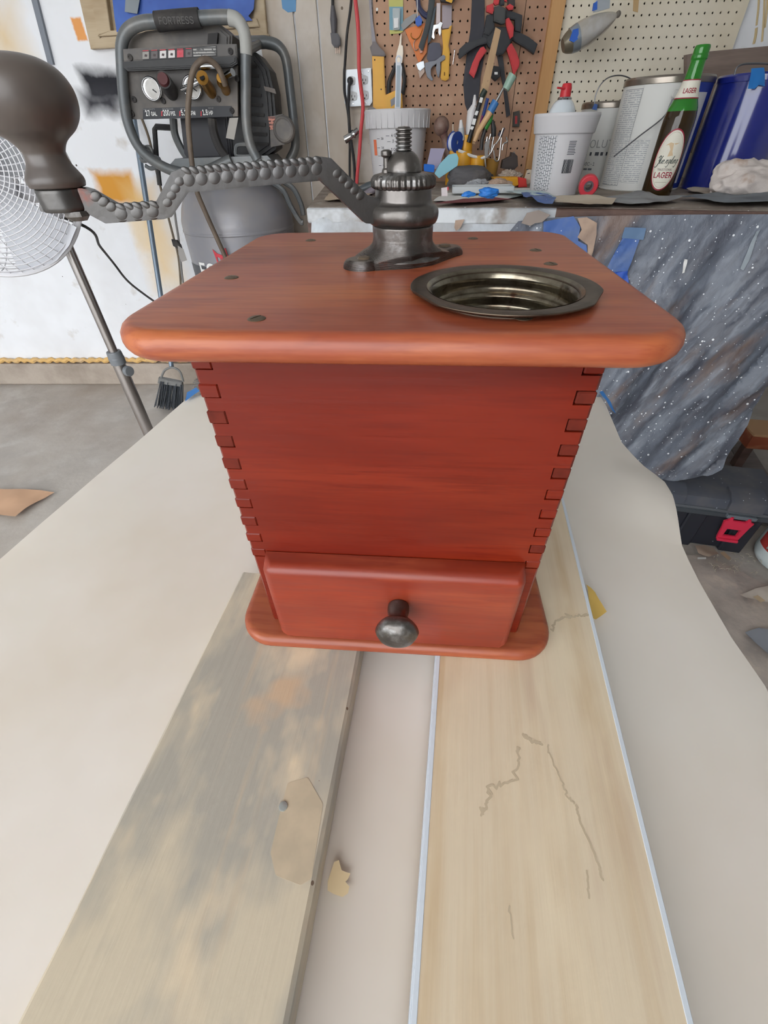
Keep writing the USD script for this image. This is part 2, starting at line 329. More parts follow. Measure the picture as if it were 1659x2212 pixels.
t.add('foam_bead', tube(P, np.array([.011 + .0035 * math.sin(i * 1.3) * math.cos(i * .37) for i in range(220)]), 8, False), M('foam', (216, 176, 112), .8, layers=[('noise', (190, 168, 140), 9., .45, .65)], bump=(60, .4, .01)))

# ================================================================== work table, paper and planks
ZB = .7643; ZT = ZB - .0188; TA = math.radians(-9.0)
tb = Thing('work_table', 'paper covered work table that carries the planks and the grinder', 'table', (0, 0, 0))
tw = M('table_wood', (150, 120, 88), .6)
c, q = math.cos(TA), math.sin(TA)
def tl(a, b): return np.array([a * c - b * q, a * q + b * c])
for nm, (a0, a1, b0, b1, z0, z1) in dict(tabletop=(-.315, .15, -.42, .47, ZT - .034, ZT - .006), leg=(-.3, -.25, -.38, -.33, 0, ZT - .03), leg_=(.13, .18, -.38, -.33, 0, ZT - .03), leg__=(-.3, -.25, .42, .47, 0, ZT - .03), leg___=(.13, .18, .42, .47, 0, ZT - .03)).items():
    tb.add(nm.rstrip('_'), mv(bx(a0, a1, b0, b1, z0, z1), rz=TA), tw)
outline = [hz(x, y, ZT)[:2] for x, y in [(-60, 1248), (0, 1197), (200, 1027), (330, 917), (402, 855), (424, 848), (700, 846), (1000, 848), (1300, 852), (1312, 872), (1345, 950), (1392, 1006), (1435, 1043), (1450, 1075), (1475, 1175), (1515, 1250), (1585, 1370), (1659, 1475)]]
outline = outline + [(.20, -.05), (.17, -.25), (.14, -.44), (-.40, -.44)]
paper_m = M('masking_paper', (224, 216, 207), .75, layers=[('noise', (214, 203, 188), 5., .4, .7), ('noise', (222, 216, 206), 3., .5, .7)], bump=((12, 12, 12), .1, .006), spec=.3)
pp = Polygon(outline)
def paper_fn(a, b):
    d = np.array([pp.exterior.distance(Point(x, y)) for x, y in zip(a, b)])
    n = meshkit.fbm(np.stack([a * 7, b * 7, a * 0], -1), 3, 3) - .5
    ridge = .010 * np.exp(-(((a - .245) / .03) ** 2 + ((b - .305) / .05) ** 2))
    return np.stack([a, b, ZT - .0018 + .0022 * n - .002 * np.exp(-d / .007) + ridge], -1)
t = Thing('paper_cover', 'sheet of cream masking paper spread over the work table', 'paper', (0, .1, ZT))
t.add('sheet', sheet(pp, .014, paper_fn), paper_m, smooth=True)
blue_tape = M('blue_tape', (58, 128, 202), .55)
def flat_patch(pts, z, mat, name, label, catg, zfn=None, h=.004, group=None):
    g = [hz(x, y, z)[:2] for x, y in pts]; p = Polygon(g).buffer(0); o = np.array(p.centroid.coords[0])
    th = Thing(name, label, catg, (*o, z), group=group)
    f = zfn or (lambda a, b: .0012 * (meshkit.noise(np.stack([a * 90, b * 90, a * 0], -1), 5)))
    th.add('sheet', sheet(p, h, lambda a, b: np.stack([a, b, z + f(a, b)], -1)), mat, smooth=True); return th
for pts, lb in (([(400, 868), (412, 858), (432, 846), (424, 838), (404, 848)], 'short blue tape bit on the far left corner of the table paper'),
                ([(1294, 848), (1301, 845), (1318, 868), (1330, 896), (1322, 888), (1306, 862)], 'short blue tape bit on the far right corner of the table paper')):
    flat_patch(pts, ZT + .001, blue_tape, 'tape_strip', lb, 'tape')
flat_patch([(1262, 1272), (1281, 1288), (1291, 1305), (1307, 1328), (1284, 1344), (1272, 1340), (1268, 1300)], ZT + .003, M('yellow_tape', (226, 190, 104), .6, trl=.3), 'tape_scrap', 'crumpled yellow masking tape scrap beside the right plank', 'tape',
           lambda a, b: .002 + .004 * meshkit.noise(np.stack([a * 110, b * 110, a * 0], -1), 8))
flat_patch([(722, 1862), (732, 1858), (738, 1880), (747, 1884), (757, 1887), (752, 1899), (746, 1905), (755, 1915), (752, 1930), (740, 1938), (722, 1932), (708, 1924), (708, 1905), (716, 1880)], ZT + .001, M('torn_paper_tan', (226, 204, 162), .8), 'paper_scrap', 'torn tan paper scrap lying in the gap between the planks', 'paper')

pl1 = M('sanded_grey_plank', (200, 187, 164), .6, layers=[('noise', (168, 162, 150), (17, 9, 17), .42, .56), ('noise', (214, 196, 168), (20, 12, 20), .56, .7), ('noise', (196, 176, 150), (90, 5, 90), .55, .8), ('noise', (196, 170, 142), (9, 9, 9), .62, .68), ('noise', (172, 164, 152), (30, 22, 30), .66, .74), ('dots', (120, 100, 84), 60., .06)], bump=((300, 12, 300), .12, .002), spec=.35)
pl2 = M('pale_pine_plank', (214, 198, 172), .55, layers=[('noise', (200, 177, 144), (60, 2.5, 60), .44, .64), ('noise', (222, 206, 178), (20, 7, 20), .5, .7), ('noise', (198, 176, 152), (30, 4, 30), .58, .72), ('noise', (176, 164, 150), (16, 9, 16), .66, .70), ('noise', (150, 140, 124), (60, 16, 60), .72, .76)], bump=((300, 10, 300), .1, .002), spec=.35)
white_edge = M('white_primer', (206, 214, 222), .6)
def plank(pts, mat, label, seed, xend=None):
    """pts: near left, far left, far right, near right corners on the plank's top"""
    C = [hz(x, y, ZB)[:2] for x, y in pts]
    nl, fl, fr, nr = C; d = (fl - nl) / np.linalg.norm(fl - nl); rz = math.atan2(-d[0], d[1]); o = nl
    w = np.array([math.cos(rz), math.sin(rz)]); wid = ((nr - nl) @ w + (fr - fl) @ w) / 2; ln = np.linalg.norm(fl - nl)
    th = Thing('plank', label, 'plank', (o[0] + w[0] * wid / 2, o[1] + w[1] * wid / 2, ZT), rz)
    return th, wid, ln, rz
def plank_body(wid, y0, y1, h, b=.0016, seed=0):
    n = 60; ys = np.linspace(y0, y1, n); rng = np.random.default_rng(seed)
    nz = lambda k: .0006 * (meshkit.fbm(np.stack([ys * 30, ys * 0 + k, ys * 0], -1), 3, seed) - .5)
    prof = [(-1, 0, 0, 0), (-1, 0, 0, 1), (-1, 1, 0, -1), (-1, 1, 1, 0)]
    ring = [(-wid / 2, 0), (wid / 2, 0), (wid / 2, h - b), (wid / 2 - b, h), (-wid / 2 + b, h), (-wid / 2, h - b)]
    V, F = [], []
    for i, y in enumerate(ys):
        for k, (x, z) in enumerate(ring): V.append((x + (nz(k)[i] * (1 if x > 0 else -1)), y, z))
    for i in range(n - 1):
        for k in range(6):
            a, bb = i * 6 + k, i * 6 + (k + 1) % 6; F += [(a, bb, bb + 6), (a, bb + 6, a + 6)]
    F += [(0, k + 1, k) for k in range(1, 5)]; e = (n - 1) * 6; F += [(e, e + k, e + k + 1) for k in range(1, 5)]
    mm = trimesh.Trimesh(V, F, process=False)
    if mm.volume < 0: mm.invert()
    return mm
th, wid, ln, rz = plank([(35, 2212), (520, 1240), (798, 1300), (620, 2212)], pl1, 'grey smudged weathered plank under the left side of the grinder', 1)
HP = ZB - ZT
th.add('board', plank_body(wid, -.16, ln + .002, HP, seed=1), pl1, world=False, smooth=25)
nl = hz(612, 1742, ZB); th.add('nail_head', mv(lathe([(0, 0), (.0022, 0), (.0020, .0006), (0, .0009)], 14), nl), M('nail_steel', (190, 194, 192), .35, .8))
st = Polygon([hz(x, y, ZB)[:2] for x, y in [(628, 1700), (660, 1690), (688, 1740), (664, 1890), (650, 1898), (604, 1880), (595, 1840), (606, 1790)]]).buffer(.002)
th.add('glue_stain', ext(st, .00012, ZB), M('glue_stain', (194, 176, 150), .6, layers=[('noise', (182, 166, 142), 60., .4, .6)]), smooth=False, label='tan stain with a rounded end')
th2, wid2, ln2, rz2 = plank([(888, 2212), (951, 1310), (1252, 1240), (1507, 2212)], pl2, 'pale yellow pine plank under the right side of the grinder', 2)
th2.add('board', plank_body(wid2, -.16, .42, HP, seed=2), pl2, world=False, smooth=25)
for s in (-1, 1):
    th2.add('painted_edge', bx(s * wid2 / 2 - .0008, s * wid2 / 2 + .0008, -.158, .418, .001, HP - .0012, .0003), white_edge, world=False, label='white primed edge of the plank')
    th2.add('paint_line', bx(s * (wid2 / 2 - .0009) - .0011, s * (wid2 / 2 - .0009) + .0011, -.158, .418, HP - .0012, HP + .0003, .0002), white_edge, world=False, label='white primer run over the arris')

gm = M('grain_mark', (190, 174, 148), .6)
def mark(pts, w, seed, jit=.0006):
    rg = np.random.default_rng(seed); q_ = spline([hz(x, y, ZB) for x, y in pts], 8)[:, :2]; q_ = q_ + rg.normal(0, jit, q_.shape)
    th2.add('grain_mark', ext(LineString(q_).buffer(w), .0001, ZB), gm, smooth=False)
mark([(1190, 1362), (1205, 1340), (1225, 1332), (1250, 1330), (1272, 1326)], .0006, 1, .0010); mark([(1116, 1612), (1118, 1650), (1100, 1690), (1060, 1705), (1048, 1740), (1040, 1758)], .0005, 2, .0009); mark([(1180, 1605), (1200, 1660), (1222, 1710), (1240, 1738)], .0004, 3, .0004)
mark([(1245, 1740), (1256, 1780), (1290, 1860), (1300, 1900)], .0005, 4, .0002); mark([(1268, 1880), (1272, 1938)], .0004, 5, .0002); mark([(1100, 1960), (1108, 2030)], .0003, 6, .0002); mark([(1130, 1588), (1150, 1600), (1172, 1606)], .0007, 7, .0006)

# ================================================================== the coffee grinder
red = M('red_stained_wood', (112, 30, 13), .36, layers=[('noise', (94, 22, 9), (6, 30, 50), .4, .7), ('noise', (126, 40, 18), (4, 20, 36), .5, .75), ('noise', (100, 25, 11), (22, 200, 420), .5, .7), ('noise', (84, 28, 18), (30, 30, 60), .68, .8)], bump=((8, 120, 200), .25, .001), coat=.2, coat_rough=.2, spec=.28)
red_top = M('orange_stained_wood', (152, 78, 50), .45, layers=[('noise', (146, 68, 44), (7, 24, 24), .42, .7), ('noise', (174, 98, 54), (6, 20, 26), .46, .68), ('noise', (136, 62, 38), (24, 260, 260), .45, .7), ('noise', (112, 56, 42), (20, 40, 40), .68, .8)], bump=((10, 160, 160), .18, .001), coat=.22, coat_rough=.2)
red_draw = M('drawer_stained_wood', (140, 50, 27), .42, layers=[('noise', (118, 42, 29), (9, 30, 50), .4, .7), ('noise', (150, 68, 43), (8, 30, 60), .52, .75), ('noise', (126, 48, 33), (30, 220, 380), .45, .7)], bump=((14, 220, 300), .12, .001), coat=.2, coat_rough=.32)
grain_end = M('end_grain', (98, 34, 22), .6, layers=[('noise', (78, 26, 17), 90, .4, .7)], spec=.2)
iron = M('old_iron', (108, 104, 101), .30, .85, layers=[('noise', (92, 88, 84), 60., .4, .65), ('noise', (126, 76, 60), 45., .63, .72), ('noise', (146, 146, 146), 120., .55, .75)], bump=(260, .15, .0008))
brass = M('dull_tin', (150, 144, 128), .22, .95, layers=[('noise', (98, 86, 72), 70., .45, .7), ('noise', (80, 58, 46), 110., .62, .72)], bump=(200, .1, .0006))
rimm = M('dark_rim', (96, 84, 72), .42, .85, layers=[('noise', (76, 64, 54), 70., .45, .7)], bump=(240, .15, .0006))
dwood = M('dark_turned_wood', (88, 79, 73), .42, layers=[('noise', (70, 63, 60), 30., .4, .7), ('noise', (118, 84, 64), (50, 50, 26), .62, .74)], coat=.35, coat_rough=.32)
YAW = -.0906
g = Thing('coffee_grinder', 'red-stained wooden box coffee grinder with iron crank standing on two planks', 'coffee grinder', (.004, .1507, ZB), YAW)
def G(name, mesh, mat, **k): return g.add(name, mesh, mat, world=False, **k)
BW, BD, Z0, Z1 = .150, .152, .0092, .1805
HOP = (.0400, .0262); TOW = (0.0, .0840)
def man(tm): 
    tm.merge_vertices()
    return m3.Manifold(m3.Mesh(np.asarray(tm.vertices, np.float32), np.asarray(tm.faces, np.uint32)))
def mbox(x0, x1, y0, y1, z0, z1): return m3.Manifold.cube((x1 - x0, y1 - y0, z1 - z0)).translate((x0, y0, z0))
G('base_plate', mv(plate(.1914, .184, .0093, .022, .0044), (0, -.0145 + .092, 0)), red_top)
body = man(bx(-BW / 2, BW / 2, 0, BD, Z0, Z1, .0012)) - mbox(-BW / 2 + .009, BW / 2 - .009, .009, BD - .009, Z0 - .01, Z1 + .01) - mbox(-.0665, .0665, -.01, .02, Z0 - .01, .0715)
fz = [.1765 - i * .01145 for i in range(10)]; fing = []
for s in (-1, 1):
    for z in fz:
        x0, x1 = (BW / 2 - .0078, BW / 2 + .002) if s > 0 else (-BW / 2 - .002, -BW / 2 + .0078)
        body = body - mbox(x0, x1, -.002, .0055, z - .0058, z)
        xa_, xb_ = (x0 + .0006, BW / 2 - .0002) if s > 0 else (-BW / 2 + .0002, x1 - .0006)
        fing.append((xa_ - (.0004 if s < 0 else 0), xb_ + (.0004 if s < 0 else 0), z, s))
G('body', body, red, smooth=20)
for xa_, xb_, z, s in fing:
    G('finger_joint', bx(xa_, xb_, -.0004 + .0006 * R.random(), .0058, z - (.0053 if s > 0 else .0056) - .0002 * R.random(), z - (.0004 if s > 0 else .0001), .0005), grain_end if R.random() < (.4 if s > 0 else .15) else red)
top = man(plate(.1896, .1895, .0104, .021, .0050)).translate((0, .0753, .1800)) - m3.Manifold.cylinder(.05, .0278, .0278, 48).translate((HOP[0], HOP[1], .16))
G('top_plate', top, red_top, smooth=25)
ZTOP = .1904
# drawer with its rounded lip and knob
dp = []
for z in (0, 1):
    for x in (-1, 1):
        for k in np.linspace(0, np.pi / 2, 6):
            dp += [(x * (.0670 - .005 + .005 * math.cos(k)), -.0125 + .005 - .005 * math.sin(k), (.0725 - .0045 if z else 0.0125 + .002)), (x * (.0670 - .005), -.0125 + .005 - .005 * math.sin(k), (.0725 - .0045 + .0045 * math.cos(k)) if z else .0125)]
        dp += [(x * .067, -.0005, .0725 if z else .0125)]
dr = G('drawer', trimesh.convex.convex_hull(np.array(dp)), red_draw, smooth=40)
for x0, x1, y0, y1, z0, z1 in ((-.064, -.058, .0005, .13, .011, .062), (.058, .064, .0005, .13, .011, .062), (-.058, .058, .0005, .13, .011, .015), (-.058, .058, .125, .13, .015, .062)):
    G('drawer_tray', bx(x0, x1, y0, y1, z0, z1), M('raw_wood', (190, 150, 110), .7), under=dr)
kn = lathe(rounded([(0, 0), (.0056, 0), (.0058, .004), (.0048, .0085), (.0060, .0115), (.0102, .0135), (.0113, .0160), (.0102, .0195), (.0055, .0222), (0, .0226)], .0015), 44)
v = kn.vertices; a = np.arctan2(v[:, 1], v[:, 0]); rr = np.hypot(v[:, 0], v[:, 1]); v = v * np.where((rr > .009) & (v[:, 2] > .012), 1 - .05 * np.abs(np.sin(3 * a)), 1)[:, None] ** np.array([1, 1, 0]); kn.vertices = v
G('knob', mv(kn, (.0038, -.0122, .0480), rx=math.pi / 2), iron, under=dr, label='turned dark iron drawer knob')
# screws of the top
for sx, sy in ((-.073, .051), (-.045, -.004), (.043, -.001), (.068, .076), (.067, .107), (.038, .141), (-.056, .138)):
    sc = man(lathe([(0, -.002), (.0031, -.002), (.0031, .0001), (.0023, .0005), (0, .0007)], 18)) - mbox(-.004, .004, -.0004, .0004, .0004, .002)
    G('screw', mv(trimesh.Trimesh(*meshkit.arrays(sc.rotate((0, 0, R.uniform(0, 180))))[:2]), (sx, sy, ZTOP)), M('screw_steel', (112, 98, 82), .5, .7))
# hopper with its threaded throat
def hop_cut(mesh):
    v = mesh.vertices.copy(); a = np.arctan2(v[:, 1], v[:, 0]); rr = np.hypot(v[:, 0], v[:, 1]); lim = np.full(len(a), .05)
    for ca, dd in ((math.radians(206), .0330), (math.radians(335), .0333), (math.radians(95), .0338), (math.radians(150), .0341)):
        co = np.cos(a - ca); lim = np.where(co > .3, np.minimum(lim, dd / np.maximum(co, .3)), lim)
    k_ = np.where(rr > .029, np.minimum(1, lim / np.maximum(rr, 1e-6)), 1); v[:, 0] *= k_; v[:, 1] *= k_; mesh.vertices = v; return mesh
hp = G('hopper_rim', mv(hop_cut(lathe(rounded([(.0268, .0004), (.0344, .0022), (.0347, .0030), (.0320, .0031), (.0285, .0027), (.0268, .0016)], .0005, 3), 96)), (HOP[0], HOP[1], ZTOP)), rimm, smooth=45, label='dark flat hopper rim with clipped corners')
prof = [(.0284, .0028), (.0274, .0022), (.0262, .0004), (.0258, -.0010), (.0266, -.0024), (.0270, -.0040), (.0262, -.0054), (.0246, -.0062), (.0240, -.0074), (.0248, -.0090), (.0252, -.0104), (.0244, -.0118), (.0228, -.0126), (.0222, -.0138), (.0230, -.0154), (.0234, -.0168), (.0224, -.0182), (.018, -.0215), (.011, -.0245), (.011, -.0255), (.018, -.0228), (.0240, -.0186), (.0258, -.0104), (.0276, -.0040), (.0272, .0004), (.0280, .0022)]
G('hopper_throat', mv(lathe(rounded(prof, .0008, 3), 96), (HOP[0], HOP[1], ZTOP)), brass, smooth=45, label='dull tin throat with pressed rings')
# iron tower
fl = affinity.rotate(unary_union([Point(-.0215, 0).buffer(.0095, 24), Point(.0265, 0).buffer(.0085, 24), Polygon([(-.0215, .0095), (-.006, .0165), (.006, .0165), (.0265, .0085), (.0265, -.0085), (.006, -.0165), (-.006, -.0165), (-.0215, -.0095)])]).buffer(-.004).buffer(.004), 37, origin=(0, 0))
tower = lathe(rounded([(0, 0), (.0186, .0018), (.0176, .0030), (.0152, .0046), (.0142, .0066), (.0138, .0090), (.0139, .0142), (.0135, .0148), (0, .0148)], .002), 56)
fl_m = cat(*[ext(fl.buffer(-.0030 * (1 - math.cos(t_))), .0003, .0001 + .0030 * math.sin(t_)) for t_ in np.linspace(0, 1.45, 12)], ext(fl, .0003), *[ext(fl.intersection(Point(0, 0).buffer(.0139 + .0085 * (1 - t_) ** 2.2, 24)), .0005, .0026 + .0062 * t_) for t_ in np.linspace(0, 1, 32)])
cb = G('crank_base', mv(cat(fl_m, tower), (TOW[0], TOW[1], ZTOP)), iron, label='cast iron crank tower on its two-eared flange')
for d in (-.0212, .0255):
    G('screw', mv(lathe([(0, 0), (.0036, 0), (.0026, .0010), (0, .0012)], 18), (TOW[0] + d * math.cos(math.radians(37)), TOW[1] + d * math.sin(math.radians(37)), ZTOP + .0031)), M('screw_steel', (112, 98, 82), .5, .7), under=cb)
G('collar', mv(lathe(rounded([(0, .0148), (.0147, .0148), (.0160, .0172), (.0160, .0202), (.0147, .0222), (.0126, .0232), (.0122, .0305), (0, .0305)], .0012), 56), (TOW[0], TOW[1], ZTOP)), iron)
gear = lathe(rounded([(0, .0278), (.0126, .0278), (.0138, .0288), (.0138, .0312), (.0126, .0326), (.0095, .0334), (0, .0334)], .0006), 144)
v = gear.vertices.copy(); a = np.arctan2(v[:, 1], v[:, 0]); rr = np.hypot(v[:, 0], v[:, 1]); v[:, :2] *= np.where(rr > .0115, 1 + .028 * np.sign(np.sin(36 * a)), 1)[:, None]; gear.vertices = v
G('adjusting_wheel', mv(gear, (TOW[0], TOW[1], ZTOP)), iron, smooth=20, label='toothed iron adjusting wheel under the cap nut')
G('cap_nut', mv(lathe(rounded([(0, .0332), (.0078, .0332), (.0076, .0350), (.0070, .0370), (.0058, .0388), (.0040, .0402), (.0030, .0404), (0, .0404)], .0012), 40), (TOW[0], TOW[1], ZTOP)), iron)
th_p = [(0, .040)]
for i in range(6): z = .0402 + i * .00125; th_p += [(.0026, z), (.0034, z + .0004), (.0034, z + .0008), (.0026, z + .0011)]
th_p += [(.0024, .0479), (0, .0481)]
G('threaded_stud', mv(lathe(th_p, 28), (TOW[0], TOW[1], ZTOP)), iron, label='threaded stud at the top of the tower')
G('set_screw', mv(lathe(rounded([(0, .0330), (.0022, .0330), (.0018, .0345), (.0013, .0350), (.0013, .0385), (.0023, .0388), (.0023, .0405), (.0012, .0410), (0, .0410)], .0004), 20), (TOW[0] - .0072, TOW[1] - .0015, ZTOP)), iron)
# crank arm, in the upright plane through the tower's axis and the knob
axw = np.array([.0115, .234, 0]); ew = np.array([-.118, .200, 0]); du = (axw - ew) / np.linalg.norm(axw - ew)
ARM = Plane(axw[1] - axw[0] * du[1] / du[0], du[1] / du[0])
ap = [(92, 405), (182, 405), (200, 410), (254, 441), (338, 436), (372, 371), (392, 364), (560, 352), (692, 338), (712, 341), (790, 420), (840, 436), (840, 484), (786, 480), (706, 404), (690, 389), (560, 400), (408, 414), (373, 466), (355, 471), (232, 480), (186, 455), (92, 455)]
arm_p = Polygon([ARM.uv(x, y) for x, y in ap]).buffer(-.0006).buffer(.0012).buffer(-.0006)
am = [ARM.world(bev(arm_p, .0085, .0006), -.00425)]
def pad(x, y, rx, ry, rot=0.):
    s = trimesh.creation.icosphere(3); s.apply_scale((rx * 1.35, ry * 1.35, .0006)); s.apply_transform(trimesh.transformations.rotation_matrix(rot, (0, 0, 1)))
    u, z = ARM.uv(x, y, .0040); s.apply_translation((u, z, .00385)); return ARM.world(s)
for x0, y0, x1, y1, n in ((408, 388, 684, 364, 11), (262, 461, 330, 456, 3)):
    for i in range(n):
        f = i / (n - 1); am.append(pad(x0 + (x1 - x0) * f, y0 + (y1 - y0) * f + 1, .0023, .0019, .5))
for x0, y0, x1, y1, n in ((404, 372, 688, 349, 18), (262, 450, 334, 445, 5)):
    for i in range(n):
        f = i / (n - 1); am.append(pad(x0 + (x1 - x0) * f, y0 + (y1 - y0) * f - 2, .0016, .0009, -.5))
for x0, y0, x1, y1, n in ((388, 392, 362, 438, 4), (728, 375, 778, 424, 5), (206, 426, 240, 448, 3)):
    for i in range(n):
        f = i / (n - 1); am.append(pad(x0 + (x1 - x0) * f, y0 + (y1 - y0) * f, .0018, .0013, .3))
for x0, y0, x1, y1, n in ((396, 365, 690, 342, 15), (262, 443, 335, 439, 4)):
    for i in range(n):
        f = i / (n - 1); u, z = ARM.uv(x0 + (x1 - x0) * f, y0 + (y1 - y0) * f); s = trimesh.creation.icosphere(2); s.apply_scale((.0022, .0005, .0036)); s.apply_translation((u, z - .0003, 0)); am.append(ARM.world(s))
ea = ARM.at(137, 430); eu, ez = ARM.uv(137, 430)
eye_h = ARM.uv(137, 404)[1] - ARM.uv(137, 456)[1]
am.append(mv(lathe(rounded([(0, 0), (.0078, 0), (.0082, .001), (.0082, eye_h - .001), (.0078, eye_h), (0, eye_h)], .0008), 36), (ea[0], ea[1], ARM.uv(137, 456)[1])))
g.add('crank_arm', cat(*am), M('arm_iron', (98, 97, 97), .36, .85, layers=[('noise', (90, 88, 86), 60., .4, .65), ('noise', (126, 66, 54), 40., .64, .72)], bump=(260, .15, .0008)), smooth=30, label='stepped iron crank arm with scalloped leaf relief')
# turned knob of the crank
kb = np.array([ea[0], ea[1], ARM.uv(137, 405)[1]])
zk = lambda py, px=100: ARM.uv(px, py)[1] - kb[2]
KS = [(0, 0), (.0080, 0), (.0094, .0010), (.0095, .0028), (.0086, .0046), (.0073, .0068), (.0067, .0090), (.0070, .0108), (.0092, .0134), (.0134, .0164), (.0162, .0200), (.0173, .0240), (.0169, .0278), (.0146, .0316), (.0104, .0341), (.0055, .0353), (0, .0357)]
ks = spline([(a * (.95 if b > .012 else 1), 0, b * .97) for a, b in KS], 5)[:, [0, 2]]; ks[0, 0] = ks[-1, 0] = 0; ks[:, 0] = np.maximum(ks[:, 0], 0)
hd = g.add('handle', mv(lathe(ks, 56), kb), dwood, label='dark turned wooden crank handle, pear shaped')
g.add('rivet_nut', mv(lathe([(0, 0), (.0042, 0), (.0044, -.0016), (.003, -.0030), (0, -.0032)], 8), (ea[0] + .004, ea[1] - .002, ARM.uv(137, 455)[1])), iron)

# ================================================================== left background
steel_frame = M('grey_frame_paint', (104, 108, 110), .42, .3, layers=[('noise', (132, 130, 126), 9., .45, .7)])
black_pl = M('black_plastic', (40, 40, 42), .5, layers=[('noise', (74, 70, 66), 14., .5, .75)])
panel_m = M('dusty_panel', (98, 95, 93), .6, layers=[('noise', (126, 118, 110), 11., .42, .7), ('noise', (74, 72, 70), 5., .5, .75)])
lip_m = M('panel_lip', (20, 20, 22), .45, layers=[('noise', (44, 42, 41), 16., .55, .8)])
tank_m = M('tank_grey', (142, 142, 148), .42, .25, layers=[('noise', (160, 154, 150), 4., .45, .7), ('noise', (124, 116, 112), 8., .6, .8)])
chrome = M('chrome', (190, 192, 194), .18, 1.)
brassy = M('yellow_brass', (190, 142, 70), .3, .9)
red_ink = M('red_ink', (196, 58, 70), .5); white_ink = M('white_ink', (232, 232, 230), .5); black_ink = M('black_ink', (34, 34, 36), .5)
label_dk = M('dark_label', (78, 80, 84), .5); rubber = M('rubber', (52, 50, 50), .7, layers=[('noise', (80, 76, 72), 12., .5, .75)]); tyre_m = M('grey_tyre', (128, 124, 120), .8, layers=[('noise', (104, 100, 96), 20., .4, .7)])
TC = np.array([-.53, 1.965]); TR = .205
cm = Thing('air_compressor', 'grey upright air compressor with black gauge panel inside a tube roll cage', 'air compressor', (*TC, 0))
prof = [(0, .14), (.10, .145), (.18, .17), (TR, .22), (TR, .742), (TR + .002, .744), (TR + .002, .748), (TR, .752), (TR, .772), (.190, .822), (.155, .872), (.100, .905), (.05, .918), (0, .922)]
cm.add('tank', mv(lathe(rounded(prof, .02, 4), 64), (*TC, 0)), tank_m, smooth=40)
CP = Plane(1.755)
lab, _ = cyl(TC, TR + .0012, math.radians(-158), math.radians(-22), .43, .648, 40); cm.add('tank_label', lab, label_dk, smooth=True, label='dark grey printed label round the tank')
rzc = lambda z: TR
def tank_text(s, px, py, h, mat, bold=True, sx=1., **k):
    P0 = CP.at(px, py); a = math.atan2(P0[1] - TC[1], P0[0] - TC[0]); ax = math.asin(max(-.95, min(.95, (P0[0] - TC[0]) / TR))); mm = meshkit.text_mesh(s, h, .0006, bold); mm.apply_scale((sx, 1, 1))
    cm.add('lettering', wrap(mm, TC, lambda z: TR + .0018, -math.pi / 2 + ax, P0[2]), mat, smooth=False, **k)
tank_text('FORTRESS', 427, 606, .048, white_ink, label='white lettering on the dark tank label')
def tank_poly(pts, mat, name, **k):
    p = Polygon([((x - 470) / 760., (555 - y) / 800.) for x, y in pts]); mm = ext(p, .0006); P0 = CP.at(470, 555); ax = math.asin((P0[0] - TC[0]) / TR)
    cm.add(name, wrap(mm, TC, lambda z: TR + .0020, -math.pi / 2 + ax, P0[2]), mat, smooth=False, **k)
tank_poly([(458, 537), (470, 548), (485, 552), (483, 562), (466, 556), (468, 578), (480, 590), (466, 588), (462, 560)], red_ink, 'emblem', label='red angular emblem on the tank label')
tank_poly([(489, 536), (497, 534), (500, 566), (492, 574)], red_ink, 'emblem'); tank_poly([(474, 560), (486, 564), (494, 592), (484, 588)], red_ink, 'emblem')
for a in (210, 330, 90):
    p = TC + .17 * np.array([math.cos(math.radians(a)), math.sin(math.radians(a))]); cm.add('foot', bx(p[0] - .02, p[0] + .02, p[1] - .02, p[1] + .02, 0, .19, .004), black_pl)
for sx in (-1, 1):
    w = lathe(rounded([(.03, -.024), (.088, -.024), (.103, -.014), (.106, 0), (.103, .014), (.088, .024), (.03, .024)], .006), 40)
    wv = cm.add('wheel', mv(w, (TC[0] + sx * .262, TC[1] - .17, .106), ry=math.pi / 2), tyre_m, label='grey ribbed wheel of the compressor')
    cm.add('hub', mv(lathe([(0, -.02), (.03, -.026), (.03, .026), (0, .02)], 24), (TC[0] + sx * .262, TC[1] - .17, .106), ry=math.pi / 2), black_pl, under=wv)
    for i in range(36):
        a = 2 * math.pi * i / 36; cm.add('tread_bar', mv(bx(-.024, .024, -.0035, .0035, -.002, .002, .001), (TC[0] + sx * .262, TC[1] - .17 + .105 * math.cos(a), .106 + .105 * math.sin(a)), rx=a + math.pi / 2), tyre_m, under=wv) if sx < 0 else None
cm.add('axle', tube([(TC[0] - .28, TC[1] - .17, .106), (TC[0] + .28, TC[1] - .17, .106)], .009, 10, False), steel_frame)
# roll cage
FP = Plane(1.835); RP = Plane(2.06)
TUBR = .0155
fr = [(500, 345), (440, 371), (385, 372), (335, 350), (300, 318), (278, 270), (268, 215), (263, 140), (263, 96), (276, 66), (305, 50), (345, 46), (420, 40), (486, 37), (508, 42), (524, 60), (531, 95), (531, 170), (532, 260), (540, 310), (556, 345)]
cm.add('roll_cage', FP.tube(fr, 0, TUBR, True, 12), steel_frame, label='bent grey tube frame around the panel')
cm.add('roll_cage', RP.tube([(300, 120), (330, 96), (540, 92), (578, 92), (603, 102), (618, 130), (626, 190), (634, 260), (638, 315), (625, 348)], 0, TUBR, True, 12), steel_frame)
for (a, b) in (((531, 110), (560, 95)), ((556, 345), (610, 352)), ((300, 318), (330, 330))):
    cm.add('cage_rail', tube([FP.at(*a), RP.at(*b)], .012, 10, False), steel_frame)
gp = FP.tube([(338, 47), (380, 43), (432, 39)], 0, TUBR + .005, False, 18); gr = cm.add('grip', gp, rubber, label='black rubber grip on the top tube')
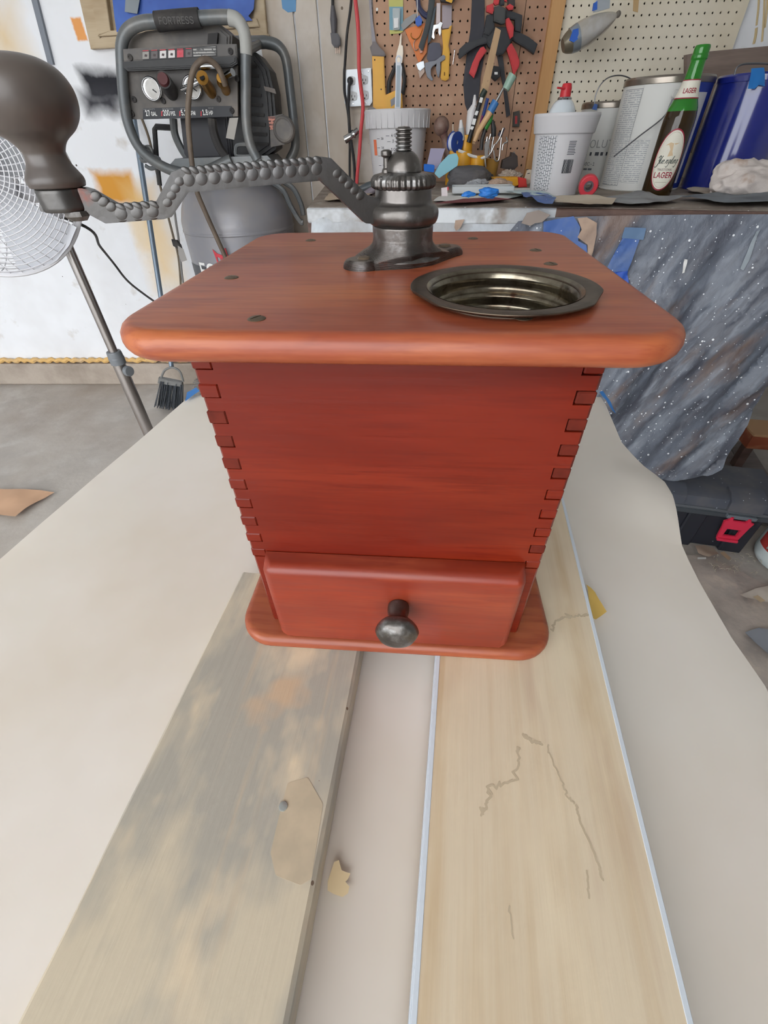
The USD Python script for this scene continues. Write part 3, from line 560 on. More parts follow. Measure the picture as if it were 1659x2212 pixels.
cm.add('grip_mark', FP.text('FORTRESS', 344, 53, .014, TUBR + .0052), M('grip_ink', (88, 86, 84), .6), under=gr, smooth=False)
cm.add('tape_wrap', FP.tube([(494, 38), (512, 44), (525, 62), (530, 85), (532, 118)], 0, TUBR + .0018, True, 12), M('pale_tape', (172, 172, 168), .6), label='pale tape wound round the right corner of the cage')
cm.add('hose_hook', FP.tube([(306, 322), (322, 318), (328, 330), (322, 344), (308, 347), (303, 340)], -.03, .006), steel_frame)
cm.add('hose_hook', FP.tube([(332, 338), (344, 344), (340, 358), (326, 364), (314, 358)], -.03, .006), steel_frame)
cm.add('hose_hook', FP.tube([(540, 312), (514, 313), (509, 325), (513, 337), (545, 338)], -.02, .006), steel_frame)
# panel
PP = Plane(1.85)
cm.add('panel', PP.poly([(276, 152), (515, 142), (516, 252), (280, 258)], -.012, .014), panel_m, smooth=False)
cm.add('panel_top', PP.poly([(271, 108), (300, 106), (470, 97), (514, 97), (516, 126), (273, 137)], .012, .02, .004), panel_m, label='dusty upper ledge of the panel')
cm.add('panel_lip', PP.poly([(273, 133), (516, 121), (517, 140), (505, 147), (284, 156), (274, 148)], .006, .03, .006), lip_m, label='black overhanging lip across the panel')
cm.add('back_case', PP.poly([(318, 92), (350, 82), (430, 72), (500, 70), (522, 90), (520, 150), (300, 150)], -.15, .13, .012), panel_m, label='dusty cover behind the panel top')
cm.add('back_case_strap', PP.poly([(452, 74), (473, 72), (470, 100), (450, 100)], -.018, .012), rubber)
cm.add('warning_strip', PP.poly([(308, 110), (468, 98), (469, 121), (309, 131)], .032, .0008), black_ink)
ic = [('icon_grey', (150, 146, 140)), ('icon_dark', (92, 86, 86)), ('icon_white', (214, 210, 208)), ('icon_white2', (214, 210, 208)), ('icon_red', (196, 70, 84)), ('icon_dark2', (78, 70, 72))]
for i, (nm, col) in enumerate(ic):
    x = 308 + i * 18.6; y = 110 - i * .9
    cm.add('warning_icon', PP.poly([(x, y + 2), (x + 14, y + 1), (x + 14, y + 17), (x, y + 18)], .0330, .0006), M(nm.rstrip('2'), col, .5), smooth=False)
    cm.add('icon_figure', PP.poly([(x + 5, y + 7), (x + 10, y + 8), (x + 9, y + 13), (x + 4, y + 12)], .0337, .0004), M('icon_ink', (60, 44, 46), .5) if i != 4 else red_ink, smooth=False)
    cm.add('icon_heading', PP.poly([(x, y - 1), (x + 13, y - 1.6), (x + 13, y), (x, y + .6)], .0337, .0004), red_ink, smooth=False)
cm.add('warning_text', PP.poly([(417, 104), (466, 100), (467, 119), (418, 122)], .0330, .0006), M('warn_print', (70, 70, 70), .5, layers=[('lines', (170, 168, 164), .006, 160.)]), smooth=False)
st_ = cm.add('rating_strip', PP.poly([(309, 234), (470, 229), (500, 229), (503, 252), (309, 258)], .003, .001), M('rating_ink', (40, 42, 48), .5), smooth=False, label='black strip with the ratings in white')
for s, x, y in (('27 GAL', 315, 250.5), ('200 PSI', 353, 249.8), ('5.1 SCFM', 392, 249.2), ('1.8 HP', 438, 248.6)):
    a, b = s.split(' '); u0 = PP.uv(x, y, .0042)[0]
    for tx_, h_, w_ in ((a, .0125, {'27': .0155, '200': .0215, '5.1': .0175, '1.8': .0175}[a]), (b, .0092, {'GAL': .0185, 'PSI': .0150, 'SCFM': .0250, 'HP': .0140}[b])):
        tm = meshkit.text_mesh(tx_, h_, .0004, True); tm.apply_scale((w_ / tm.bounds[1, 0], 1, 1)); tm.apply_translation((u0, PP.uv(x, y, .0042)[1], 0)); cm.add('rating', PP.world(tm, .0042), white_ink, smooth=False, under=st_); u0 += w_ + .0025
for s, x in (('TANK CAPACITY', 309), ('MAX PRESSURE', 351), ('AIR DELIVERY', 390), ('MOTOR', 450)): cm.add('rating_heading', PP.text(s, x, 238 - (x - 309) * .02, .0033, .0042), M('pale_ink', (150, 150, 150), .5), smooth=False, under=st_)
for x in (348.5, 387.5, 433.5): cm.add('divider', PP.poly([(x, 240), (x + 2.2, 240), (x + 2.2, 251), (x, 251)], .0042, .0005), red_ink, smooth=False, under=st_)
for x, y, o in ((281, 124, .033), (498, 111, .033), (290, 215, .003), (353, 218, .003), (472, 214, .003), (512, 170, .003), (286, 246, .003), (501, 239, .003)):
    cm.add('bolt', PP.lathe(x, y, rounded([(0, 0), (.0075, 0), (.0070, .003), (.003, .004), (.003, .002), (0, .002)], .0006), o, 20), rubber)
for x, y in ((331, 193), (418, 190)):
    gg = cm.add('gauge', PP.lathe(x, y, rounded([(0, 0), (.027, 0), (.028, .016), (.0255, .019), (.0235, .018), (.0235, .0150), (0, .0150)], .001), .002, 40), chrome, label='round chrome rimmed pressure gauge')
    cm.add('gauge_face', PP.disc(x, y, .0232, .0178, .0006), M('gauge_white', (196, 194, 190), .35, layers=[('noise', (170, 166, 160), 30., .45, .7)]), under=gg, smooth=False)
    cm.add('needle', PP.poly([(x - 1, y - 1), (x + 8, y + 6), (x + 7, y + 8), (x - 2, y + 1)], .0190, .0006), black_ink, under=gg, smooth=False)
kx = PP.at(371, 200, 0); kt = PP.at(353, 172, .085)
cm.add('regulator_knob', tube([kx, kx * .55 + kt * .45, kt], [.019, .021, .020], 20, False), black_pl, label='black regulator knob with red cap')
cm.add('knob_cap', tube([kt, kt + (kt - kx) * .10], [.0165, .0135], 20, False), M('cap_red', (88, 46, 48), .4))
for (a, b, rr, mt_) in (((457, 200), (437, 168), [.015, .016, .014, .017], brassy), ((488, 194), (476, 168), [.014, .012, .016, .011], brassy)):
    p0, p1 = PP.at(*a, 0), PP.at(*b, .075); cm.add('coupler', tube([p0, p0 * .66 + p1 * .34, p0 * .33 + p1 * .67, p1], rr, 18, False), mt_, label='brass quick coupler')
cm.add('coupler_bore', tube([PP.at(437, 168, .0752), PP.at(436.5, 167, .0762)], .0075, 14, False), black_ink)
cm.add('fitting', tube([PP.at(482, 168, .02), PP.at(503, 156, .05)], [.007, .009], 12, False), chrome); cm.add('fitting', tube([PP.at(392, 193, .03), PP.at(420, 182, .04), PP.at(436, 174, .045)], [.006, .007, .005], 12, False), chrome); cm.add('fitting', tube([PP.at(434, 145, .04), PP.at(470, 142, .04)], .008, 12, False), chrome)
cm.add('handle_loop', RP.tube([(345, 400), (338, 340), (334, 280), (338, 274), (374, 276)], .06, .0085, False), black_pl)
cm.add('hose_rail', RP.tube([(374, 255), (378, 290), (392, 322), (408, 345)], .06, .013), steel_frame)
# motor and pump
MS = Plane(1.93)
cm.add('motor_shroud', Plane(2.10).poly([(536, 118), (575, 128), (598, 160), (608, 205), (612, 260), (612, 320), (575, 346), (520, 346), (505, 280), (516, 170)], -.0, .17, .02, .004), black_pl, smooth=25, label='black rounded motor cover')
cm.add('motor_cover_panel', MS.poly([(583, 252), (612, 246), (616, 312), (586, 318)], .0, .012, .003), panel_m)
cm.add('motor_label', MS.poly([(579, 252), (594, 252), (597, 280), (583, 280)], .0125, .0008), M('orange_label', (196, 128, 110), .5, layers=[('lines', (90, 50, 44), .008, 120.)]), smooth=False, label='orange specification label')
cm.add('motor_cap', MS.lathe(615, 280, rounded([(0, 0), (.036, 0), (.036, .02), (.030, .028), (.026, .024), (0, .022)], .003), -.005, 36), panel_m, label='round grey motor end cap'); cm.add('shroud_tag', MS.poly([(570, 186), (594, 192), (597, 203), (573, 196)], .0, .004), M('tag_grey', (120, 112, 106), .6), smooth=False)
for i in range(9): y = 138 + i * 21; cm.add('vent_rib', Plane(2.10).poly([(538, y), (556 + i * 3, y + 2), (556 + i * 3, y + 9), (538, y + 7)], .17, .006), rubber)
cm.add('pump_block', Plane(1.99).poly([(412, 252), (512, 248), (520, 342), (430, 346), (420, 330)], -.04, .12, .012), M('pump_black', (44, 44, 50), .5), smooth=25)
cm.add('pump_hose', Plane(1.87).tube([(458, 256), (462, 286), (474, 318), (492, 345)], .02, .014), rubber)
cm.add('manual_tag', Plane(1.85).poly([(496, 255), (515, 254), (506, 302), (488, 298)], .02, .0015), M('tag_paper', (166, 162, 156), .7), smooth=False, label='grey hang tag below the panel')
cm.add('air_pipe', Plane(1.85).tube([(585, 392), (612, 412), (628, 445), (648, 478), (655, 480)], -.09, .009), steel_frame); cm.add('air_pipe', Plane(1.85).tube([(612, 392), (634, 408), (650, 440), (655, 465)], -.13, .009), steel_frame)
cm.add('base_plate', Plane(1.92).poly([(420, 338), (600, 332), (618, 352), (400, 360)], -.12, .2), steel_frame, smooth=False)
hose = M('brown_hose', (112, 98, 84), .55, layers=[('noise', (92, 80, 70), 14., .45, .7)])
t = Thing('air_hose', 'thin brown air hose looping out of the brass coupler and down past the tank', 'hose', PP.at(446, 130, .08))
HPs = [PP.at(486, 184, .075), PP.at(480, 166, .085), PP.at(470, 145, .09), PP.at(452, 130, .10), PP.at(434, 132, .11), PP.at(418, 152, .115), PP.at(410, 190, .115), PP.at(406, 250, .115), PP.at(410, 310, .115), PP.at(416, 362, .12), PP.at(424, 410, .12), PP.at(445, 462, .12), PP.at(470, 518, .12), PP.at(492, 568, .12), PP.at(520, 640, .12)]
t.add('hose', tube(HPs, .0078, 12), hose)
# pedestal fan
fx, fy = -.805, 1.30
fan = Thing('pedestal_fan', 'white wire-caged pedestal fan on a chrome pole at the left edge', 'fan', (fx, fy, 0))
pole_m = M('satin_chrome', (176, 172, 170), .24, .95); fan_w = M('fan_white', (222, 222, 226), .4)
zc_ = hy(251, 770, fy)[2]; zk_ = hy(280, 798, fy)[2]
fan.add('pole', mv(lathe([(0, zc_ - .02), (.0125, zc_ - .02), (.0125, .93), (0, .93)], 28), (fx, fy, 0)), pole_m)
fan.add('sleeve', mv(lathe([(0, .03), (.0185, .03), (.0185, zc_ - .018), (0, zc_ - .018)], 28), (fx, fy, 0)), pole_m)
fan.add('collar', mv(lathe(rounded([(0, -.022), (.0215, -.022), (.0225, -.004), (.0215, -.002), (.0215, .002), (.0205, .014), (.0195, .016), (0, .016)], .001), 28), (fx, fy, zc_)), M('grey_plastic', (112, 116, 120), .45))
fan.add('height_knob', mv(lathe(rounded([(0, 0), (.006, 0), (.006, .006), (.0155, .008), (.0150, .022), (0, .022)], .002), 24), (fx + .014, fy - .006, zk_), rx=math.pi / 2, rz=1.1), M('grey_plastic', (112, 116, 120), .45), label='round grey height knob')
fan.add('base', mv(lathe(rounded([(0, 0), (.21, 0), (.21, .010), (.15, .026), (.03, .034), (0, .034)], .006), 48), (fx, fy, 0)), fan_w)
hc = np.array([fx - .085, fy - .085, hy(5, 378, 1.22)[2]]); FR = .192
fax = np.array([.42, -.86, .28]); fax /= np.linalg.norm(fax)
e1 = np.cross((0, 0, 1.), fax); e1 /= np.linalg.norm(e1); e2 = np.cross(fax, e1)
fp = lambda r, a, h: hc + r * math.cos(a) * e1 + r * math.sin(a) * e2 + h * fax
cage = []; dome = lambda r: .085 * math.sqrt(max(0, 1 - (r / FR) ** 2.6)); back = lambda r: -.085 * math.sqrt(max(0, 1 - (r / FR) ** 3.))
wires = []
for f_, n0 in ((dome, 0), (back, 1)):
    for r in np.linspace(.055, FR - .004, 17 if n0 == 0 else 12):
        wires.append([fp(r, a, f_(r)) for a in np.linspace(0, 2 * np.pi, 49)])
    for k in range(48 if n0 == 0 else 24):
        a = 2 * np.pi * k / (48 if n0 == 0 else 24); wires.append([fp(r, a + (r - .05) * (2.2 if n0 == 0 else -1.5), f_(r)) for r in np.linspace(.05, FR, 9)])
fan.add('cage', cat(*[tube(w, .0012, 4, False) for w in wires]), fan_w, kind='stuff', label='fine white wire cage')
fan.add('cage_rim', cat(tube([fp(FR, a, 0) for a in np.linspace(0, 2 * np.pi, 73)], .006, 8, False)), fan_w)
fan.add('badge', cat(tube([fp(0, 0, .078), fp(0, 0, .090)], .052, 32, False)), fan_w)
fan.add('motor', tube([fp(0, 0, -.20), fp(0, 0, -.13), fp(0, 0, -.06)], [.045, .065, .06], 24, False), fan_w)
for k in range(4):
    a0 = k * np.pi / 2; V = [fp(r, a0 + da, .03 * math.sin(da * 1.6 - .4)) for r in (.03, .09, .15, .195) for da in np.linspace(0, .95, 5)]
    F = [(i * 5 + j, i * 5 + j + 1, i * 5 + j + 6) for i in range(3) for j in range(4)] + [(i * 5 + j, i * 5 + j + 6, i * 5 + j + 5) for i in range(3) for j in range(4)]
    fan.add('blade', trimesh.Trimesh(V, F, process=False), M('blade_grey', (196, 198, 204), .35), smooth=True)
fan.add('neck', tube([fp(0, 0, -.16), np.array([fx, fy, .91]), np.array([fx, fy, .86])], .02, 16, False), fan_w)
t = Thing('fan_cord', 'thin dark cord drooping from the fan across the white wall', 'cord', WALL.at(260, 590, .05))
t.add('cord', tube([fp(0, 0, -.15), Plane(1.5).at(185, 490), Plane(1.75).at(216, 532), Plane(1.95).at(245, 568), Plane(2.0).at(275, 606), Plane(2.02).at(312, 636), Plane(2.02).at(352, 664), Plane(2.02).at(400, 700)], .0042, 8), rubber)
# broom
bb = hz(362, 884, 0.01); btop = np.array([WALL.at(284, 225, .03)])[0]
b0 = Plane(bb[1] + .03).at(371, 795)
br = Thing('broom', 'grey angle broom with blue-grey handle leaning on the wall by the compressor', 'broom', (bb[0], bb[1], 0))
br.add('handle', tube([b0, btop], .0105, 14, False), M('broom_handle', (122, 136, 150), .3, .4))
BP = Plane(bb[1] + .01)
br.add('head', BP.poly([(346, 812), (396, 822), (397, 832), (344, 824)], -.012, .024, .003), M('broom_grey', (118, 118, 116), .5))
br.add('guard', BP.tube([(348, 816), (356, 800), (372, 794), (388, 802), (396, 824)], .0, .005), M('broom_grey', (118, 118, 116), .5))
bris = []
for i in range(110):
    f = R.random(); o = R.uniform(-.02, .02); x, y = 346 + 50 * f, 824 + 8 * f; ex_, ey_ = 335 + 58 * f + R.uniform(-3, 3), 878 + 12 * f + R.uniform(-6, 4)
    p1 = BP.at(ex_, ey_, o * 1.8); p1[2] = max(.004, p1[2]); bris.append(tube([BP.at(x, y, o), p1], .0018, 4, False))
br.add('bristles', cat(*bris), M('bristle_grey', (72, 76, 82), .6), kind='stuff')
# wires beside the tank
t = Thing('extension_cord', 'grey-brown cord with taped plug bundle hanging left of the tank', 'cord', WALL.at(385, 560, .1))
XW = Plane(2.03)
t.add('cord', XW.tube([(304, 250), (322, 300), (338, 370), (356, 440), (374, 510), (386, 560), (392, 640), (396, 700)], 0, .0045), M('taupe_cord', (112, 100, 84), .6))
t.add('cord', XW.tube([(374, 430), (380, 480), (386, 520), (394, 600), (404, 650), (410, 700)], .01, .0045), M('grey_cord', (130, 128, 126), .6))
t.add('plug', XW.poly([(372, 516), (384, 518), (392, 528), (400, 552), (392, 548), (386, 536), (376, 530)], .012, .014, .003), rubber)
t.add('tape_flag', XW.poly([(384, 530), (396, 538), (404, 562), (392, 566), (386, 550)], .027, .0015), M('grey_tape_flag', (160, 156, 152), .6), smooth=False)
# boarded frame with the blue sheet
bf = Thing('boarded_frame', 'unpainted wooden frame on the wall with blue sheet taped over it', 'frame', WALL.at(390, 90, .0))
fw = M('bare_wood', (190, 172, 144), .65, layers=[('noise', (166, 144, 114), (3, 3, 22), .42, .7), ('noise', (204, 190, 168), 6., .5, .75)])
bf.add('stile', WALL.poly([(172, -30), (203, -30), (228, 106), (203, 108)], .002, .022, .002), fw); bf.add('stile', WALL.poly([(203, -30), (236, -30), (250, 72), (222, 80)], .002, .034, .002), fw)
bf.add('rail', WALL.poly([(203, 108), (228, 82), (570, 62), (585, 78), (585, 84)], .003, .026, .002), fw); bf.add('rail', WALL.poly([(222, 82), (250, 70), (560, 44), (566, 62)], .004, .036, .002), fw)
bf.add('stile', WALL.poly([(545, -30), (572, -30), (582, 80), (556, 64)], .002, .03, .002), fw)
bf.add('board', WALL.poly([(236, -30), (545, -30), (556, 50), (250, 72)], .001, .012), fw)
bs = [WALL.uv(x, y, .05) for x, y in [(238, -30), (552, -30), (548, 20), (536, 34), (545, 44), (470, 50), (400, 55), (330, 61), (251, 69), (246, 40)]]
bsm = sheet(Polygon(bs), .012, lambda a, b: np.stack([a, b, .012 * meshkit.fbm(np.stack([a * 9, b * 14, a * 0], -1), 3, 4)], -1))
t = Thing('blue_sheet', 'blue plastic sheet taped over the wooden frame above the compressor', 'sheet', WALL.at(400, 30, .05)); t.add('sheet', WALL.world(bsm, .042), M('blue_sheet', (46, 84, 168), .5, layers=[('noise', (62, 106, 190), 5., .45, .7)]), smooth=True)
t = Thing('tape_strip', 'grey tape strip at the top of the blue sheet', 'tape', WALL.at(282, 12, .06)); t.add('strip', WALL.poly([(272, -10), (304, -12), (297, 30), (270, 26)], .057, .002), M('grey_tape', (132, 140, 146), .6), smooth=False)
t = Thing('tape_strip', 'blue tape bit stuck on the boarding right of the compressor', 'tape', WALL.at(622, 12, .013)); t.add('strip', WALL.poly([(606, -20), (640, -20), (639, 25), (622, 27), (610, 18)], .0125, .001), M('pale_blue_tape', (96, 146, 190), .6), smooth=False)
# torn brown paper on the floor
tp = [hz(x, y, 0)[:2] for x, y in [(-30, 1062), (0, 1062), (40, 1064), (95, 1066), (121, 1069), (108, 1076), (85, 1090), (60, 1106), (40, 1124), (0, 1116), (-30, 1130)]]
t = Thing('brown_paper', 'torn sheet of brown paper lying on the grey floor', 'paper', (*np.mean(tp, 0), 0))
t.add('sheet', sheet(Polygon(tp), .012, lambda a, b: np.stack([a, b, .004 + .022 * meshkit.fbm(np.stack([a * 8, b * 8, a * 0], -1), 2, 6)], -1)), M('brown_kraft', (196, 158, 128), .8), smooth=True)

# ================================================================== workbench
BZ = .86
wd_dark = M('bench_wood', (104, 82, 74), .7, layers=[('noise', (80, 62, 58), (5, 40, 40), .4, .7), ('noise', (128, 108, 98), 9., .55, .75)], bump=(40, .3, .004))
bench_top_m = M('bench_top', (150, 138, 126), .75, layers=[('noise', (120, 108, 100), 9., .42, .65), ('noise', (176, 168, 160), 14., .55, .7), ('dots', (210, 210, 210), 40., .12)], bump=(50, .3, .004))
EDGE = [(-.185, 1.405), (.443, 1.290), (.872, 1.148), (1.42, .965)]
def ytop(x): return np.interp(x, [e[0] for e in EDGE], [e[1] for e in EDGE])
bench = Thing('workbench', 'cluttered grey wooden workbench against the pegboard', 'workbench', (.5, 1.7, 0))
back = [(1.42, 2.08), (-.2, 2.17)]
bp_ = Polygon(EDGE + back)
bench.add('bench_top', ext(bp_, .030, BZ - .030), bench_top_m, smooth=False)
fe = [np.array([x, y - .012, BZ - .017]) for x, y in EDGE]
for (x0, y0), (x1, y1) in zip(EDGE[:-1], EDGE[1:]):
    a = math.atan2(y1 - y0, x1 - x0); L = math.hypot(x1 - x0, y1 - y0)
    bench.add('front_board', mv(bx(0, L + .004, -.02, .002, -.034, -.001, .003), (x0, y0, BZ), rz=a), wd_dark if x0 > .3 else M('silvered_edge', (176, 178, 180), .5, layers=[('noise', (140, 130, 122), 14., .5, .7), ('noise', (206, 210, 214), 8., .5, .6)], bump=(50, .3, .004)))
for x, y in ((-.15, 1.47), (-.15, 2.08), (1.38, 1.08), (1.38, 2.0), (.45, 2.06)): bench.add('leg', bx(x - .045, x + .045, y - .045, y + .045, 0, BZ - .03, .004), wd_dark)
bench.add('apron', bx(-.15, 1.38, 2.02, 2.06, .70, BZ - .03, .004), wd_dark)
bench.add('side_panel', bx(-.17, -.155, 1.47, 2.06, .1, BZ - .03, .002), wd_dark)
# drapes in front of the bench
def drf(x, z):
    u, w_ = x * .89 - z * .45, x * .45 + z * .89                      # across and along the slanting folds
    f = np.abs(meshkit.fbm(np.stack([u * 8, w_ * 1.5, x * 0], -1), 4, 11) - .5) * 2
    f2 = np.abs(meshkit.fbm(np.stack([u * 30, w_ * 6, x * 0], -1), 3, 15) - .5) * 2
    w = np.abs(meshkit.fbm(np.stack([x * 40, z * 40, x * 0], -1), 3, 12) - .5) * 2
    g = np.clip((BZ - .01 - z) / .12, .12, 1)
    return np.stack([x, ytop(x) - .026 - (BZ - z) * .21 - g * (.075 * (f - .3) + .016 * (f2 - .3) + .006 * (w - .3)), z], -1)
def dr(px, py):
    y = 1.15
    for _ in range(12):
        P_ = hy(px, py, y); y = .5 * y + .5 * float(ytop(P_[0]) - .026 - (BZ - P_[2]) * .21)
    return (P_[0], P_[2])
plastic = M('dark_drop_cloth', (112, 119, 132), .42, layers=[('noise', (82, 85, 96), (16, 16, 3.2), .42, .62, 4, .47), ('noise', (140, 148, 160), (26, 26, 6), .54, .72, 4, .47), ('noise', (120, 102, 94), (12, 12, 3), .56, .7, 4, .47), ('noise', (66, 66, 76), (9, 9, 2.), .58, .72, 4, .47), ('dots', (236, 240, 244), 60., .17), ('dots', (226, 232, 238), 110., .17), ('dots', (236, 240, 244), 34., .075)], bump=((70, 70, 40), .4, .005), spec=.6)
t = Thing('drop_cloth', 'dark crinkled paint-speckled drop cloth hanging from the bench edge', 'drop cloth', (.8, 1.1, .2))
dpoly = Polygon([dr(x, y) for x, y in [(1120, 478), (1200, 470), (1330, 466), (1480, 464), (1659, 463), (1720, 463), (1700, 760), (1659, 850), (1640, 900), (1600, 968), (1563, 1018), (1535, 1036), (1490, 1045), (1440, 1052), (1350, 1060), (1280, 1000), (1230, 900), (1180, 700), (1100, 560), (1085, 520)]])
t.add('cloth', sheet(dpoly, .009, lambda a, b: drf(a, b)), plastic, smooth=True)
def on_drape(pts, mat, name, label, catg, off=.004, h=.006, sol=True):
    p = Polygon([dr(x, y) for x, y in pts]).buffer(0); c0 = drf(np.array([p.centroid.x]), np.array([p.centroid.y]))[0]
    th = Thing(name, label, catg, c0)
    th.add('sheet', sheet(p, h, lambda a, b: drf(a, b) + np.array([-off * .35, -off, 0])), mat, smooth=True); return th
tape_d = M('dusty_blue_tape', (72, 104, 168), .55, layers=[('noise', (96, 118, 160), 16., .45, .7), ('dots', (226, 230, 234), 70., .1)])
tan_p = M('torn_tan_paper', (176, 152, 134), .8, layers=[('noise', (150, 130, 118), 14., .45, .7)])
on_drape([(1350, 490), (1397, 492), (1392, 518), (1345, 514)], M('grey_blue_tape', (98, 126, 160), .6), 'tape_strip', 'short grey-blue tape piece above the long tape strip on the dark cloth', 'tape', .009)
on_drape([(1348, 512), (1385, 516), (1362, 592), (1316, 590), (1330, 555)], tape_d, 'tape_strip', 'long dusty blue tape strip down the dark cloth', 'tape', .008)
on_drape([(1316, 593), (1364, 588), (1368, 626), (1364, 650), (1330, 610)], M('fresh_blue_tape', (46, 88, 184), .5), 'tape_strip', 'bright blue tape end below the long strip on the dark cloth', 'tape', .009)
on_drape([(1175, 478), (1240, 466), (1255, 490), (1252, 520), (1270, 530), (1270, 565), (1240, 548), (1205, 515), (1175, 500)], tape_d, 'tape_strip', 'crumpled blue tape mass beside the tan scrap on the dark cloth', 'tape', .010)
on_drape([(1248, 470), (1268, 468), (1290, 480), (1290, 505), (1284, 530), (1280, 560), (1270, 555), (1272, 528), (1250, 512), (1258, 495)], tan_p, 'paper_scrap', 'torn tan paper scrap hanging beside the crumpled blue tape', 'paper', .012)
on_drape([(1482, 560), (1490, 562), (1483, 590), (1478, 592)], white_ink, 'paint_run', 'short white paint run on the dark cloth', 'paint run', .006, .004)
on_drape([(1635, 500), (1642, 496), (1620, 560), (1606, 584), (1600, 580)], M('grey_run', (150, 160, 168), .5), 'paint_run', 'long grey paint run at the right of the dark cloth', 'paint run', .006, .004)
silver = M('silvery_dust_sheet', (176, 180, 186), .55, layers=[('noise', (146, 142, 138), 7., .42, .66), ('noise', (200, 208, 214), 10., .5, .7), ('noise', (120, 112, 106), 18., .64, .74)], bump=(40, .5, .006))
t = Thing('dust_sheet', 'pale silvery dust sheet hanging from the left half of the bench', 'drop cloth', (.2, 1.35, .2))
spoly = Polygon([dr(x, y) for x, y in [(672, 470), (760, 468), (900, 474), (1000, 474), (1128, 476), (1140, 560), (1160, 700), (1000, 760), (690, 760), (668, 620)]])
t.add('cloth', sheet(spoly, .014, lambda a, b: drf(a, b) + np.array([0, .012, 0])), silver, smooth=True)
def on_sheet(pts, mat, label): return on_drape(pts, mat, 'paper_scrap', label, 'paper', .001)
on_sheet([(984, 476), (1004, 474), (996, 492), (986, 500), (982, 492)], tan_p, 'small tan scrap on the silvery dust sheet')
on_drape([(1140, 458), (1165, 452), (1190, 462), (1172, 478), (1158, 480), (1148, 486), (1128, 480)], M('grey_tan_paper', (150, 138, 130), .8), 'paper_scrap', 'grey-tan torn paper where the silvery sheet meets the dark cloth', 'paper', .018)

# flat clutter along the bench
paper_w = M('white_paper', (222, 222, 218), .7); paper_c = M('cream_paper', (206, 192, 172), .75, layers=[('noise', (186, 168, 146), 8., .45, .7)]); paper_g = M('grey_paper', (150, 152, 154), .75, layers=[('noise', (122, 120, 122), 10., .45, .7)])
wz = lambda k, am=.006: (lambda a, b: .0008 + am * meshkit.fbm(np.stack([a * 14, b * 14, a * 0 + k], -1), 3, 5))
BT = BZ + .0006
flat_patch([(700, 436), (712, 424), (800, 398), (830, 402), (800, 426), (778, 440)], BT, M('cardboard', (190, 172, 150), .8), 'cardboard_flap', 'loose cardboard flap on the left end of the bench', 'cardboard', wz(1, .012), .012)
flat_patch([(936, 437), (960, 420), (1090, 408), (1150, 410), (1148, 424), (1080, 434), (1000, 440)], BT, paper_w, 'paper_sheet', 'white paper sheet lying under the clear tray at the bench edge', 'paper', wz(2), .012)
flat_patch([(935, 442), (1000, 431), (1070, 428), (1110, 432), (1000, 441)], BT + .004, M('dark_red_card', (120, 50, 58), .6), 'card', 'thin dark red card at the bench edge beside the grinder tower', 'card', wz(3, .003), .012)
flat_patch([(1086, 424), (1120, 416), (1160, 420), (1206, 431), (1196, 436), (1130, 430)], BT + .004, M('pale_teal_paper', (186, 206, 210), .6), 'paper_sheet', 'folded pale teal paper in front of the printed bucket', 'paper', wz(4, .016), .010)
flat_patch([(1124, 428), (1150, 424), (1182, 428), (1200, 440), (1190, 452), (1160, 448), (1136, 438)], BT + .006, tape_d, 'tape_strip', 'crumpled blue tape on the bench edge below the printed bucket', 'tape', wz(5, .022), .008)
flat_patch([(1192, 436), (1230, 430), (1292, 434), (1330, 438), (1320, 446), (1260, 448), (1200, 450)], BT + .004, paper_c, 'paper_sheet', 'torn beige paper strip on the bench edge below the red tape roll', 'paper', wz(6, .014), .010)
flat_patch([(1300, 434), (1380, 422), (1420, 430), (1480, 434), (1400, 446), (1330, 446)], BT + .002, paper_g, 'paper_sheet', 'grey crumpled paper in front of the beer bottle', 'paper', wz(7, .014), .010)
flat_patch([(1470, 430), (1560, 424), (1660, 428), (1700, 436), (1660, 446), (1540, 444)], BT + .002, M('slate_paper', (124, 130, 136), .7, layers=[('noise', (98, 100, 106), 10., .45, .7)]), 'paper_sheet', 'slate grey paper layers in front of the rag', 'paper', wz(8, .016), .010)
flat_patch([(1480, 414), (1510, 408), (1540, 412), (1560, 418), (1520, 424)], BT + .002, paper_c, 'paper_sheet', 'small beige paper between the bottle and the blue can', 'paper', wz(9, .012), .010)
BB = Plane(1.62)
t = Thing('clear_tray', 'flat clear plastic lid tray on the bench behind the dark red card', 'tray', hz(1040, 425, BZ))
tr_o = hz(1040, 424, BZ); t.add('base', mv(bx(-.085, .085, -.03, .03, 0, .004, .001), tr_o + [0, 0, .012], rz=-.12), M('clear_plastic', (206, 210, 212), .25, trans=.3)); 
for a in (bx(-.085, .085, -.033, -.029, 0, .016, .001), bx(-.085, .085, .029, .033, 0, .016, .001), bx(-.088, -.084, -.033, .033, 0, .016, .001), bx(.084, .088, -.033, .033, 0, .016, .001)): t.add('rim', mv(a, tr_o + [0, 0, .010], rz=-.12), M('clear_plastic', (206, 210, 212), .25, trans=.3))
for (x, y), lb in (((1055, 416), 'blue tape lump on the clear tray'), ((1012, 420), 'small blue tape tab at the left of the clear tray')):
    o = hz(x, y, BZ + .03); s = trimesh.creation.icosphere(3); s.vertices *= (1 + .5 * (meshkit.noise(s.vertices * 2.2, x) - .5))[:, None]; s.apply_scale((.024, .016, .012) if x > 1030 else (.016, .008, .006)); tt = Thing('tape_lump', lb, 'tape', o); tt.add('lump', mv(s, o), M('wad_blue', (44, 120, 204), .5))
CQ = Plane(1.55)
